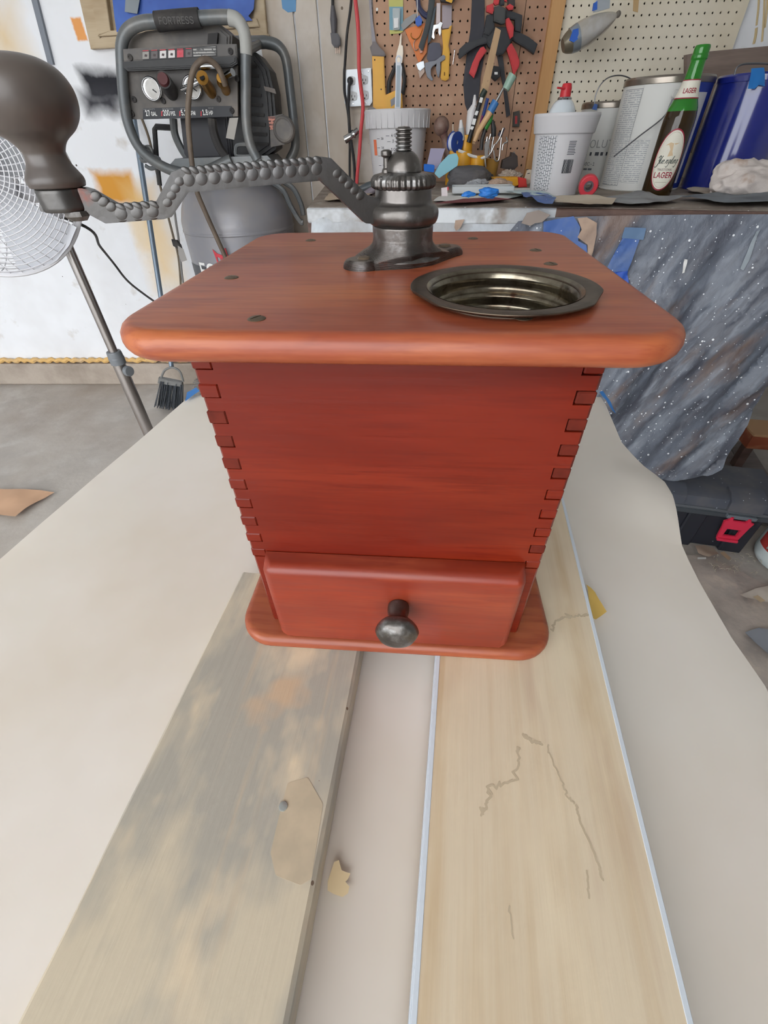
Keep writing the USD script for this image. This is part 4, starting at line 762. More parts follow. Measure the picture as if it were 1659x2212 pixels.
t = Thing('card', 'small white card with red edge standing beside the tray', 'card', CQ.at(960, 428)); t.add('face', CQ.poly([(953, 406), (966, 404), (967, 427), (954, 429)], 0, .002), M('card_white', (216, 206, 208), .6), smooth=False); t.add('edge', CQ.poly([(966, 403), (969, 404), (969, 410), (966, 411)], 0, .003), red_ink, smooth=False)

# ------------------------------------------------------------------ buckets, cans and bottle
def can_of(c, h, rz_, z0=BZ): return np.array([c[0], c[1], z0])
cam_a = lambda c: math.atan2(-c[1], -c[0])
bucket_w = M('bucket_white', (216, 214, 216), .42, trl=.15); grey_print = M('grey_print', (96, 98, 104), .55); black_print = M('black_print', (52, 54, 62), .55)
LB = np.array([.078, 2.03])
lb = Thing('mixing_bucket', 'translucent white mixing bucket with measuring marks behind the grinder tower', 'bucket', (*LB, BZ))
rlb = lambda z: .088 + (z - BZ) / .205 * .018
lb.add('body', mv(lathe(rounded([(0, 0), (.088, 0), (.1055, .196), (.1035, .196), (.086, .003), (0, .003)], .001), 56), (*LB, BZ)), bucket_w)
lb.add('rim', mv(lathe(rounded([(.104, .158), (.111, .158), (.1155, .203), (.113, .207), (.108, .205), (.1035, .160)], .0015), 56), (*LB, BZ)), bucket_w)
for i in range(14):
    a = cam_a(LB) - 1.3 + i * .2; lb.add('rib', mv(bx(-.0015, .0015, -.0012, .0012, -.022, .022, .0005), (*(LB + .1135 * np.array([math.cos(a), math.sin(a)])), BZ + .18), rz=a, ), bucket_w)
for i, (s, z, dx) in enumerate((('4 QT', .137, -.020), ('3-3/4', .122, -.016), ('3 QT', .100, -.022), ('2-1/2', .083, -.018), ('2 QT', .064, -.028), ('12 OZ', .040, -.020), ('16', .130, -.058), ('14', .106, -.058), ('10', .084, -.057), ('8', .058, -.056))):
    lb.add('measure_mark', wrap(meshkit.text_mesh(s, .0075 if dx > -.05 else .006, .0004), LB, lambda z_: rlb(z_) + .0008, cam_a(LB) + dx / .1 - .02, BZ + z), black_print, smooth=False)
    ml = ext(sbox(-.006, 0, .006, .001), .0004); lb.add('measure_line', wrap(mv(ml, (-.012, .002, 0)), LB, lambda z_: rlb(z_) + .0008, cam_a(LB) + dx / .1 - .02, BZ + z), black_print, smooth=False)
lm, _ = frustum_label(LB, lambda z: rlb(z) + .001, cam_a(LB) - .98, cam_a(LB) - .82, BZ + .088, BZ + .130, 8); lb.add('sticker', lm, M('orange_sticker', (226, 120, 84), .5), smooth=True, label='small orange sticker')
RB = np.array([.528, 1.595])
rb = Thing('printed_bucket', 'white plastic bucket with brick pattern and barcode print', 'bucket', (*RB, BZ))
rrb = lambda z: .0665 + (z - BZ) / .178 * .0135
rb.add('body', mv(lathe(rounded([(0, 0), (.0665, 0), (.080, .176), (.078, .176), (.0645, .003), (0, .003)], .001), 56), (*RB, BZ)), bucket_w)
rb.add('rim', mv(lathe(rounded([(.0785, .135), (.0815, .137), (.0875, .172), (.0865, .178), (.082, .177), (.0785, .150)], .0015), 56), (*RB, BZ)), bucket_w)
ca = cam_a(RB)
lm, uv = frustum_label(RB, lambda z: rrb(z) + .0008, ca - .92, ca - .18, BZ + .012, BZ + .132, 18)
rb.add('brick_print', lm, M('brick_lines', (206, 206, 208), .5, layers=[('uvbrick', (104, 106, 112),   .0007, .0115, .0062)]), uv=uv, label='grey brick pattern print')
x = 0
for i in range(22):
    w = R.choice([.0007, .0012, .0018]); rb.add('barcode_bar', wrap(ext(sbox(x, 0, x + w, .030), .0003), RB, lambda z: rrb(z) + .0008, ca + .20, BZ + .052), black_print, smooth=False) if x < .027 else None
    x += w + R.choice([.0007, .0012])
for i in range(9): rb.add('print_row', wrap(ext(sbox(0, 0, R.uniform(.016, .026), .0016), .0003), RB, lambda z: rrb(z) + .0008, ca + .26, BZ + .092 + i * .0034), grey_print, smooth=False)
SP = np.array([.565, 1.76])
sc = Thing('spray_can', 'white aerosol can with red actuator behind the printed bucket', 'spray can', (*SP, BZ))
sc.add('body', mv(lathe(rounded([(0, 0), (.044, 0), (.045, .004), (.045, .155), (.043, .172), (.036, .192), (.027, .206), (.019, .212), (0, .212)], .006), 44), (*SP, BZ)), M('can_white', (218, 226, 232), .25, coat=.5))
sc.add('ferrule', mv(lathe([(0, .2), (.0195, .210), (.0205, .214), (.018, .217), (0, .217)], 32), (*SP, BZ)), chrome)
sc.add('actuator', mv(lathe(rounded([(0, .214), (.0155, .214), (.0150, .236), (.012, .246), (0, .247)], .002), 28), (*SP, BZ)), M('actuator_red', (206, 50, 58), .4)); sc.add('straw', tube([(SP[0] - .004, SP[1] - .01, BZ + .234), (SP[0] - .034, SP[1] - .022, BZ + .236)], .0022, 8, False), M('actuator_red', (206, 50, 58), .4))
sc.add('seam_line', mv(lathe([(.0448, .150), (.0456, .150), (.0456, .152), (.0448, .152)], 40), (*SP, BZ)), M('can_grey', (160, 168, 176), .4)); sc.add('red_mark', wrap(ext(sbox(0, 0, .010, .014), .0004), SP, lambda z: .0455, cam_a(SP) + .55, BZ + .132), red_ink, smooth=False)
# paint cans
label_w = M('can_label_white', (214, 214, 210), .5); tin = M('can_tin', (150, 142, 132), .3, .85)
def paint_can(name, label, c, r, h, body, z0=BZ, bail=True, tin_rim=True):
    th = Thing(name, label, 'paint can', (*c, z0)); bd = th.add('body', mv(lathe(rounded([(0, 0), (r, 0), (r + .0015, .003), (r, .006), (r, h - .012), (r + .0015, h - .006), (r, h), (r - .006, h + .001), (r - .010, h - .006), (0, h - .006)], .001), 64), (*c, z0)), body)
    th.add('lid', mv(lathe(rounded([(0, h - .006), (r - .012, h - .006), (r - .013, h + .001), (r - .018, h + .001), (r - .022, h - .004), (0, h - .004)], .001), 56), (*c, z0)), tin)
    th.add('rim', mv(lathe(rounded([(r - .004, h - .014), (r + .0025, h - .014), (r + .003, h - .002), (r, h + .0025), (r - .007, h + .001), (r - .004, h - .010)], .001), 64), (*c, z0)), tin if tin_rim else body)
    return th
PC = np.array([.835, 1.705]); PR, PH = .114, .247
pc = paint_can('paint_can', 'large white paint can with printed instructions behind the beer bottle', PC, PR, PH, label_w)
pa = cam_a(PC)
lm, uv = cyl(PC, PR + .0008, pa - 1.12, pa - .52, BZ + .012, BZ + .226, 20); pc.add('label_frame', lm, M('frame_ink', (150, 152, 154), .5), smooth=True)
lm, uv = cyl(PC, PR + .0012, pa - 1.11, pa - .53, BZ + .0135, BZ + .2245, 20); pc.add('print_panel', lm, M('print_rows', (212, 212, 208), .5, layers=[('lines', (168, 171, 174), .0046, 190.)]), smooth=True, label='panel of tiny grey print')
lm, uv = cyl(PC, PR + .0008, pa - .50, pa - .02, BZ + .02, BZ + .12, 20); pc.add('print_panel', lm, M('print_rows', (212, 212, 208), .5, layers=[('lines', (168, 171, 174), .0046, 190.)]), smooth=True)
lm, uv = cyl(PC, PR + .0010, pa + .42, pa + 1.5, BZ + .006, BZ + .238, 30); pc.add('blue_panel', lm, M('can_blue', (40, 62, 150), .4), smooth=True, label='blue panel of the can label')
lm, uv = cyl(PC, PR + .0014, pa + .62, pa + 1.10, BZ + .018, BZ + .214, 20); pc.add('white_panel', lm, M('can_panel_white', (206, 206, 210), .45), smooth=True)
cw = [PC[0] + (PR + .004) * math.cos(pa - 1.05), PC[1] + (PR + .004) * math.sin(pa - 1.05)]
WPl = Plane(1.585)
pc.add('bail', tube([WPl.at(1326, 338), WPl.at(1380, 295), WPl.at(1432, 254), WPl.at(1448, 225), WPl.at(1460, 196)], .0018, 8), M('wire', (120, 122, 126), .35, .8))
pc.add('bail_ear', mv(lathe([(0, 0), (.010, 0), (.008, .006), (0, .007)], 20), WPl.at(1458, 204), rx=math.pi / 2), label_w)
SC = np.array([.775, 1.925]); SR, SH = .088, .208
s2 = paint_can('paint_can', 'smaller pale paint can half hidden between the bucket and the large can', SC, SR, SH, M('pale_can', (196, 196, 192), .5))
sa = cam_a(SC)
s2.add('lettering', wrap(meshkit.text_mesh('SOLUTION', .020, .0004), SC, lambda z: SR + .0008, sa - .62, BZ + .098), M('pale_letter', (140, 140, 140), .5), smooth=False)
for i in range(7): s2.add('print_block', wrap(ext(sbox(0, 0, R.uniform(.006, .014), .009), .0004), SC, lambda z: SR + .0008, sa - .72 + i * .19, BZ + .078), black_print, smooth=False)
s2.add('lettering', wrap(meshkit.text_mesh('480C-1', .009, .0004), SC, lambda z: SR + .0008, sa - .62, BZ + .052), grey_print, smooth=False); [s2.add('print_row', wrap(ext(sbox(0, 0, .012, .005), .0004), SC, lambda z: SR + .0008, sa - .62 + i * .17, BZ + .040), grey_print, smooth=False) for i in range(3)]
SPl = Plane(1.86); s2.add('bail', SPl.tube([(1283, 232), (1287, 205), (1298, 182), (1316, 167), (1340, 163), (1362, 170), (1375, 184)], 0, .0016), M('wire', (120, 122, 126), .35, .8)); s2.add('bail_tape', SPl.poly([(1278, 236), (1284, 224), (1290, 226), (1288, 238)], 0, .004), tape_d, smooth=False)
UC = np.array([1.055, 1.64]); UR, UH = .104, .245
uc = paint_can('paint_can', 'deep blue glossy can at the right end of the bench', UC, UR, UH, M('gloss_blue', (28, 40, 128), .18, coat=.8, spec=.6), tin_rim=False)
UP_ = Plane(1.535)
uc.add('bail', UP_.tube([(1586, 162), (1592, 146), (1610, 138), (1660, 138), (1680, 146)], 0, .002), M('wire', (120, 122, 126), .35, .8)); 
tp_ = sheet(Polygon([UP_.uv(x, y) for x, y in [(1622, 148), (1650, 146), (1652, 186), (1636, 184), (1628, 192), (1614, 192)]]), .006, lambda a, b: np.stack([a, b, .005 * meshkit.noise(np.stack([a * 60, b * 60, a * 0], -1), 3)], -1)); uc.add('tape_flap', UP_.world(tp_, .0), M('flap_blue', (40, 120, 196), .5), smooth=True, label='light blue tape flap on the can lip')
# beer bottle
BC = np.array([.772, 1.462]); BH = .287
bt = Thing('beer_bottle', 'green glass lager bottle with oval cream label on the bench', 'bottle', (*BC, BZ))
BRr, bs_ = .0372, BH / .287
prof = [(0, .004), (.028, .002), (.034, 0), (.0368, .004), (.0372, .012), (.0372, .150), (.0366, .162), (.0330, .180), (.0262, .196), (.0212, .210), (.0176, .232), (.0158, .256), (.0156, .262), (.0178, .264), (.0180, .270), (.0168, .272), (.0168, .283), (.0150, .287), (.0128, .287)]
inn = [(.0128, .284), (.0126, .256), (.0150, .230), (.0186, .209), (.0240, .194), (.0310, .176), (.0344, .160), (.0350, .148), (.0350, .012), (.030, .006), (0, .007)]
PRO = rounded(prof, .003, 3); zi = .1735
up_ = [p for p in PRO if p[1] > zi]; lo_ = [p for p in PRO if p[1] <= zi]; iu = [p for p in inn if p[1] > zi]; il = [p for p in inn if p[1] <= zi]
bt.add('neck', mv(lathe([(.0343, zi)] + [tuple(p) for p in up_] + iu + [(.0318, zi)], 64), (*BC, BZ)), M('green_glass', (70, 176, 66), .08, trans=.6, ior=1.5, spec=.5), label='bright green glass neck')
bt.add('glass', mv(lathe([tuple(p) for p in lo_] + [(.0343, zi), (.0318, zi)] + il, 64), (*BC, BZ)), M('brown_glass', (58, 42, 20), .07, trans=.35, ior=1.5, spec=.5), label='glass darkened brown by the beer behind it')
bt.add('beer', mv(lathe(rounded([(0, .0075), (.030, .0068), (.0346, .0125), (.0346, .148), (.0340, .159), (.0322, .1715), (0, .1715)], .002), 56), (*BC, BZ)), M('beer_brown', (52, 36, 20), .12), label='dark brown beer below the green neck')
ba = cam_a(BC) + .10
oval = lambda a, b, n=48: Polygon([(a * math.cos(q_), b * math.sin(q_)) for q_ in np.linspace(0, 2 * np.pi, n)])
def on_bottle(poly_or_mesh, mat, name, off, zc, h=.0003, r=.0372, sub=True, **k):
    mm = ext(poly_or_mesh, h) if not isinstance(poly_or_mesh, trimesh.Trimesh) else poly_or_mesh
    if sub:
        v_, f_ = trimesh.remesh.subdivide_to_size(mm.vertices, mm.faces, .006); mm = trimesh.Trimesh(v_, f_, process=False)
    return bt.add(name, wrap(mm, BC, lambda z: r + off, ba, BZ + zc), mat, smooth=False, **k)
red_b = M('label_red', (150, 32, 56), .45); cream = M('label_cream', (222, 218, 204), .5)
LZ = .079
lo = on_bottle(oval(.0335, .0625), red_b, 'label', .0006, LZ, label='oval cream label with red border')
on_bottle(oval(.0312, .0595), cream, 'label', .0011, LZ); on_bottle(oval(.0288, .0562).difference(oval(.0282, .0555)), M('label_line', (178, 170, 150), .5), 'label_line', .0015, LZ)
# eagle-like faint emblem, script name, words
on_bottle(unary_union([Polygon([(-.016, .030), (-.006, .036), (.002, .034), (.004, .018), (.008, .010), (-.004, .008), (-.002, .022), (-.008, .031)]), Polygon([(.003, .034), (.016, .035), (.006, .031)])]), M('emblem_tan', (208, 182, 146), .5), 'emblem', .0015, LZ)
SCR = [[(0, .75), (.10, 1.0), (.22, .95), (.18, .55), (.16, .35), (.28, .40), (.42, 1.0)], [(.42, 1.0), (.30, .35), (.16, -.35), (-.02, -.55), (-.12, -.38)], [(.40, .5), (.34, .05), (.46, .05), (.60, .5), (.55, .05), (.64, .05)], [(.66, .22), (.80, .40), (.72, .5), (.66, .25), (.72, .03), (.84, .08)],
       [(1.06, .5), (.98, .0), (1.08, .38), (1.20, .48), (1.14, .05), (1.22, .05)], [(1.50, .45), (1.36, .48), (1.30, .1), (1.42, .1), (1.52, .5), (1.36, -.45), (1.22, -.40)], [(1.56, .1), (1.74, 1.0), (1.62, .05), (1.70, .05)], [(1.84, .5), (1.76, .05), (1.84, .05)], [(1.96, .5), (1.88, .0), (1.98, .40), (2.10, .48), (2.04, .05), (2.10, .05)], [(2.40, .45), (2.26, .48), (2.20, .1), (2.32, .1), (2.42, .5), (2.26, -.45), (2.12, -.40)]]
sx, sy = .0205, .0150
scr = unary_union([LineString([(p[0] * sx + p[1] * .003 - .025, p[1] * sy) for p in spline([(a, b) for a, b in st_], 6)]).buffer(.00055 + .0003 * (i < 2)) for i, st_ in enumerate([[(x_, y_) for x_, y_ in s_] for s_ in SCR])]).simplify(.0001)
on_bottle(scr, M('script_ink', (52, 66, 62), .5), 'script_lettering', .0015, LZ - .006)
def word(s, h, z, mat, w, bold=True, r=.0372, serif=True):
    mm = meshkit.text_mesh(s, h, .0003, bold); b_ = mm.bounds; mm.apply_scale((w / (b_[1, 0] - b_[0, 0]), 1, 1)); mm.apply_translation((-w / 2 - mm.bounds[0, 0], 0, 0)); on_bottle(mm, mat, 'lettering', .0015, z, r=r, sub=False)
word('TRADITIONAL', .0042, LZ - .0205, M('label_grey', (132, 118, 112), .5), .036); word('LAGER', .0115, LZ - .0355, red_b, .044); on_bottle(sbox(-.014, -.0005, .014, .0005), M('label_line', (178, 170, 150), .5), 'label_line', .0015, LZ - .045)
rn = lambda z: np.interp(z - BZ, [.190, .196, .210, .232], [.0288, .0262, .0212, .0176])
for z0, z1, o, mt_ in ((.1955, .2295, .0006, red_b), (.1975, .2275, .0010, cream)):
    lm, _ = frustum_label(BC, lambda z, o=o: np.interp(z - BZ, [.190, .196, .203, .210, .221, .232], [.0288, .0264, .0238, .0216, .0194, .0178]) + o, ba - 1.8, ba + 1.8, BZ + z0, BZ + z1, 30)
    # intermediate rows keep the paper on the curved neck
    rows = np.linspace(z0, z1, 7); V = []; F = []; aa = np.linspace(ba - 1.9, ba + 1.9, 30)
    for z in rows:
        r_ = np.interp(z, [.190, .196, .203, .210, .221, .232], [.0288, .0264, .0239, .0217, .0195, .0178]) + o; V += [(BC[0] + r_ * math.cos(q_), BC[1] + r_ * math.sin(q_), BZ + z) for q_ in aa]
    for i in range(6):
        for j in range(29): k_ = i * 30 + j; F += [(k_, k_ + 1, k_ + 31), (k_, k_ + 31, k_ + 30)]
    bt.add('neck_label', trimesh.Trimesh(V, F, process=False), mt_, smooth=True)
nm_ = meshkit.text_mesh('LAGER', .0085, .0003, True); nm_.apply_scale((.030 / nm_.bounds[1, 0], 1, 1)); nm_.apply_translation((-.015, 0, 0))
bt.add('lettering', wrap(nm_, BC, lambda z: np.interp(z - BZ, [.190, .196, .203, .210, .221, .232], [.0288, .0264, .0239, .0217, .0195, .0178]) + .0016, ba, BZ + .2055), red_b, smooth=False)
# tape roll and rag
trc = hz(1265, 425, BZ); t = Thing('tape_roll', 'small red tape roll leaning against the printed bucket', 'tape', (trc[0], trc[1], BZ))
rl = lathe(rounded([(.0105, -.012), (.0235, -.012), (.0255, -.008), (.0255, .008), (.0235, .012), (.0105, .012)], .002), 40); t.add('roll', mv(rl, (trc[0], trc[1], BZ + .0258), rx=math.pi / 2 + .12, rz=-.25), M('tape_red', (206, 58, 70), .4))
t.add('core', mv(lathe([(.0085, -.0135), (.0125, -.0135), (.0125, .0135), (.0085, .0135)], 32), (trc[0], trc[1], BZ + .0258), rx=math.pi / 2 + .12, rz=-.25), M('core_grey', (96, 82, 88), .6))
def mound(name, label, catg, o, s, mat, seed, am=.55, fr=2.4, rz=0.):
    m_ = trimesh.creation.icosphere(5); v_ = m_.vertices; f_ = meshkit.fbm(v_ * fr + seed, 3, seed); rdg = np.abs(meshkit.fbm(v_ * fr * 1.3 + seed, 2, seed + 9) - .5)
    v_ = v_ * (1 - am / 2 + am * f_ - rdg * am * .5)[:, None]; v_[:, 2] = np.maximum(v_[:, 2], -.45); m_.vertices = v_ * np.array(s); m_.apply_translation((0, 0, .45 * s[2]))
    t_ = Thing(name, label, catg, o); t_.add('cloth', mv(m_, o, rz=rz), mat, smooth=True); return t_
ro = hz(1626, 427, BZ); ro[1] += .035
mound('rag', 'crumpled off-white stained rag at the right end of the bench', 'rag', ro, (.105, .075, .062), M('rag_white', (214, 204, 198), .9, layers=[('noise', (176, 142, 118), 16., .54, .72), ('noise', (166, 156, 164), 9., .58, .78)], bump=(260, .3, .002)), 4, .8, 1.25)
go = hz(1010, 404, BZ); go[1] -= .01
mound('shop_cloth', 'dark grey fuzzy cloth heap in front of the yellow caddy', 'cloth', go, (.085, .06, .044), M('cloth_grey', (92, 90, 92), .95, layers=[('noise', (118, 112, 108), 14., .5, .7)], bump=(260, .4, .002)), 7, .55, 1.2)

# ------------------------------------------------------------------ caddy and its tools on the bench back
K = Plane(1.98)
kb_ = lambda *p: C5(*p)
yel = M('caddy_yellow', (222, 160, 42), .4)
def standing(px, py, r, z1, n=28, w=.004): pass
cd = Thing('tool_caddy', 'yellow plastic pencil caddy of joined cups at the pegboard', 'caddy', (*K.at(1015, 380)[:2], BZ))
def cup(cx, top_py, r, y, mat, name, th=.003, base=BZ):
    P_ = Plane(y).at(cx, top_py); h = P_[2] - base; m_ = lathe(rounded([(0, 0), (r * .95, 0), (r, h), (r - th, h), (r * .95 - th, .004), (0, .004)], .001), 32); cd.add(name, mv(m_, (P_[0], P_[1], base)), mat); return P_, h
cup(1008, 291, .0235, 1.99, yel, 'cup', label if False else .003)
cup(982, 325, .027, 1.97, yel, 'cup'); cup(1003, 328, .027, 1.95, yel, 'cup'); cup(1032, 336, .027, 1.95, yel, 'cup')
cd.add('white_band', K.tube([(990, 325), (1003, 330), (1020, 337), (1040, 341), (1048, 339)], .052, .0045), M('band_white', (224, 220, 216), .5), label='white band round the cups')
jar = Thing('amber_jar', 'amber translucent cup beside the yellow caddy', 'cup', (*K.at(1062, 380)[:2], BZ)); jp = Plane(2.0).at(1062, 343); jh = jp[2] - BZ
jar.add('cup', mv(lathe(rounded([(0, 0), (.020, 0), (.030, jh), (.0285, jh), (.0185, .003), (0, .003)], .001), 32), (jp[0], jp[1], BZ)), M('amber', (206, 160, 84), .25, trans=.35))
# tools that stand in the caddy
def stick(name, label, catg, parts, y, group=None):
    pl = Plane(y); x_, y_ = parts[0][1][0]; t_ = Thing(name, label, catg, pl.at(x_, y_), group=group)
    for nm, pts, rad, mat in parts: t_.add(nm, tube([pl.at(*p) for p in pts], rad, 14, False), mat)
    return t_
pst = Plane(2.0)
t = Thing('paint_stirrer', 'spattered wooden paint stirrer standing in the caddy against the clamps', 'stirrer', pst.at(1030, 200))
t.add('stick', pst.poly(C5((818, 285), (872, 318), (742, 930), (660, 1240), (600, 1500), (575, 1490), (650, 980)), .03, .005), M('stirrer_wood', (190, 158, 122), .7, layers=[('noise', (110, 92, 78), 22., .6, .7), ('noise', (150, 120, 92), (6, 6, 2), .5, .7)]), smooth=False)
mk = stick('marker', 'black marker pen with white lettering standing in the caddy', 'marker', [('barrel', C5((672, 1010), (566, 1385), (540, 1480)), .0075, black_ink), ('cap', C5((712, 935), (672, 1010)), .0088, M('cap_black', (40, 52, 44), .4))], 1.955)
for a, b in (((650, 1010), (684, 1070)), ((604, 1150), (636, 1200)), ((575, 1230), (612, 1300)), ((556, 1310), (590, 1350))):
    x0, y0 = a; x1, y1 = b; mk.add('print', Plane(1.947).poly(C5((x0 + 12, y0), (x1 + 8, y0 + 6), (x1 - 8, y1), (x0 - 4, y1 - 8)), 0, .0006), white_ink, smooth=False)
stick('caulk_tip', 'white tapered glue bottle standing behind the marker', 'glue bottle', [('nozzle', C5((605, 985), (600, 1100)), [.0035, .0085], M('glue_white', (218, 216, 216), .4)), ('body', C5((598, 1100), (572, 1160), (555, 1330), (550, 1480)), [.009, .015, .015, .014], M('glue_white', (218, 216, 216), .4))], 1.99)
stick('small_brush', 'small wooden handled brush with capped head and blue ferrule', 'brush', [('cap', C5((1000, 778), (925, 930)), [.014, .012], M('cap_clear_green', (150, 180, 164), .3)), ('shaft', C5((905, 905), (825, 1060)), [.0035, .0055], chrome), ('ferrule', C5((822, 1055), (765, 1165)), .0125, M('ferrule_blue', (64, 122, 184), .4)), ('handle', C5((765, 1165), (640, 1370), (600, 1470)), [.0105, .0085, .007], M('brush_wood', (214, 174, 130), .5))], 1.96)
stick('green_handle_tool', 'green handled tool leaning in the amber cup', 'tool', [('handle', C5((780, 1190), (760, 1250), (712, 1340)), [.006, .0085, .008], M('handle_green', (58, 140, 58), .4)), ('tail', C5((712, 1340), (680, 1450), (670, 1560)), .0065, black_pl)], 1.97)
stick('screwdriver', 'black handled screwdriver standing in the amber cup', 'screwdriver', [('handle', C5((785, 1250), (800, 1340), (800, 1420)), [.005, .009, .008], black_pl), ('shank', C5((800, 1420), (770, 1600)), .003, chrome)], 1.975)
stick('blue_pen', 'blue pen standing behind the black marker', 'pen', [('barrel', C5((730, 1020), (690, 1180), (650, 1350)), [.008, .008, .006], M('pen_blue', (62, 88, 164), .4))], 1.985)
stick('pencil', 'magenta pencil standing beside the black marker', 'pencil', [('barrel', C5((680, 1200), (620, 1400), (605, 1480)), .0042, M('pencil_magenta', (150, 60, 130), .4))], 1.975)
stick('white_tube', 'small white nozzle tube standing left of the tall yellow cup', 'tube', [('nozzle', C5((460, 1245), (462, 1330)), [.004, .0085], M('glue_white', (218, 216, 216), .4)), ('body', C5((462, 1330), (470, 1460)), .010, M('tube_grey', (186, 190, 192), .4))], 1.97)
stick('needle_tool', 'thin pale needle tool beside the blue ribbon reel', 'tool', [('rod', C5((376, 1290), (378, 1370)), .0022, M('needle_ivory', (214, 200, 180), .4)), ('handle', C5((378, 1360), (374, 1480)), .0045, M('needle_blue', (70, 110, 170), .4))], 1.97)
wt = M('wire_steel', (176, 174, 172), .3, .8)
t = Thing('wire_tangle', 'tangle of silver wires and clips at the amber cup', 'wires', Plane(1.93).at(1060, 330))
for pts in (((735, 1420), (715, 1520), (712, 1660), (720, 1740)), ((770, 1390), (745, 1500), (760, 1600), (720, 1640)), ((880, 1430), (870, 1540), (852, 1660), (815, 1660), (800, 1560)), ((900, 1330), (860, 1440), (820, 1500)), ((810, 1500), (770, 1590), (740, 1620)), ((930, 1420), (940, 1470), (900, 1500), (890, 1560))): t.add('wire', Plane(1.93).tube(C5(*pts), 0, .0026), wt)
t.add('clip', Plane(1.93).poly(C5((700, 1500), (740, 1440), (760, 1460), (740, 1560), (735, 1640), (705, 1640)), 0, .006), wt, smooth=False)
stick('shop_scissors', 'dark scissors tips leaning right of the amber cup', 'scissors', [('blade', C5((912, 1330), (860, 1420)), [.003, .007], M('scissor_dark', (96, 92, 104), .4, .6)), ('blade', C5((850, 1390), (890, 1400)), .005, M('scissor_dark', (96, 92, 104), .4, .6))], 1.96)
rp_ = Plane(1.955); t = Thing('ribbon_reel', 'blue rimmed white ribbon reel standing on the caddy', 'reel', rp_.at(*C5((395, 1470))[0]))
for nm, r_, a_, b_, mt_ in (('flange', .0285, -.012, -.008, M('reel_blue', (40, 70, 150), .4)), ('ribbon', .0265, -.008, .008, M('reel_white', (206, 212, 226), .5)), ('flange', .0285, .008, .012, M('reel_blue', (40, 70, 150), .4))):
    t.add(nm, mv(lathe([(.006, a_), (r_, a_), (r_, b_), (.006, b_)], 36), rp_.at(*C5((400, 1480))[0]), ry=math.pi / 2, rz=-.9), mt_)
dp_ = Plane(1.965); t = Thing('wood_ball_brush', 'round wooden ball handled brush left of the ribbon reel', 'brush', dp_.at(*C5((270, 1400))[0]))
c0 = dp_.at(*C5((258, 1310))[0]); s = trimesh.creation.icosphere(3, .026); t.add('ball', mv(s, c0), M('ball_brown', (124, 100, 90), .45, layers=[('noise', (96, 64, 58), 30., .45, .65)]), smooth=True)
t.add('neck', tube([c0, dp_.at(*C5((290, 1430))[0]), dp_.at(*C5((318, 1530))[0]), dp_.at(*C5((330, 1640))[0])], [.020, .012, .015, .014], 16, False), M('ball_brown', (124, 100, 90), .45))
# things lying before the caddy
lv = Plane(1.86)
for nm, lb_, ct_, pts, col, th_ in (('lavender_card', 'lavender sandpaper card leaning left of the caddy', 'card', ((145, 1540), (295, 1542), (225, 1760), (100, 1740)), (164, 158, 182), .003), ('blue_cloth', 'light blue folded cloth leaning on the yellow caddy', 'cloth', ((180, 1800), (240, 1700), (330, 1605), (410, 1592), (432, 1640), (420, 1720), (350, 1770), (230, 1850)), (142, 196, 210), .012), ('blue_tape_pad', 'bright blue tape pad below the lavender card', 'tape', ((72, 1700), (182, 1712), (176, 1790), (72, 1775)), (34, 104, 196), .02)):
    t = Thing(nm, lb_, ct_, lv.at(*C5(pts[0])[0])); t.add('body', Plane(1.86 if nm != 'lavender_card' else 1.91).poly(C5(*pts), .0, th_, .001 if th_ > .004 else 0., .004 if th_ > .004 else 0.), M(nm + '_m', col, .75), smooth=20)
dp2 = Plane(1.98); t = Thing('tape_dispenser', 'dark tape dispenser standing right of the amber cup', 'dispenser', dp2.at(*C5((950, 1740))[0])); t.add('body', dp2.poly(C5((865, 1745), (880, 1660), (960, 1620), (970, 1580), (1000, 1590), (1030, 1620), (1035, 1720), (990, 1765)), 0, .03, .004), M('dispenser', (66, 58, 56), .5), smooth=20); t.add('blade', dp2.poly(C5((985, 1590), (1010, 1575), (1015, 1600), (990, 1610)), .008, .012), wt, smooth=False)
bo = hz(1085, 410, BZ); t = Thing('parts_tray', 'yellow and red small parts tray behind the tray lid', 'tray', bo)
PTp = Plane(1.83); t.add('bin', PTp.poly(C5((770, 1835), (1015, 1830), (1025, 1910), (960, 1930), (790, 1880)), 0, .05, .003), yel, label='yellow bin'); t.add('bin', PTp.poly(C5((1020, 1830), (1100, 1845), (1110, 1930), (1022, 1935)), .004, .05, .003), M('bin_red', (206, 62, 56), .45), label='red bin')
t = Thing('marked_card', 'small cream card with two pencil marks leaning by the batten', 'card', PTp.at(*C5((1160, 1900))[0])); t.add('card', Plane(1.80).poly(C5((1150, 1760), (1240, 1768), (1172, 1905), (1090, 1930)), 0, .002), paper_c, smooth=False); [t.add('mark', Plane(1.80).poly(C5((1150 + i, 1800 + 40 * i / 12), (1175 + i, 1796 + 40 * i / 12), (1174 + i, 1804 + 40 * i / 12), (1150 + i, 1808 + 40 * i / 12)), .0021, .0004), black_print, smooth=False) for i in (0, -12)]
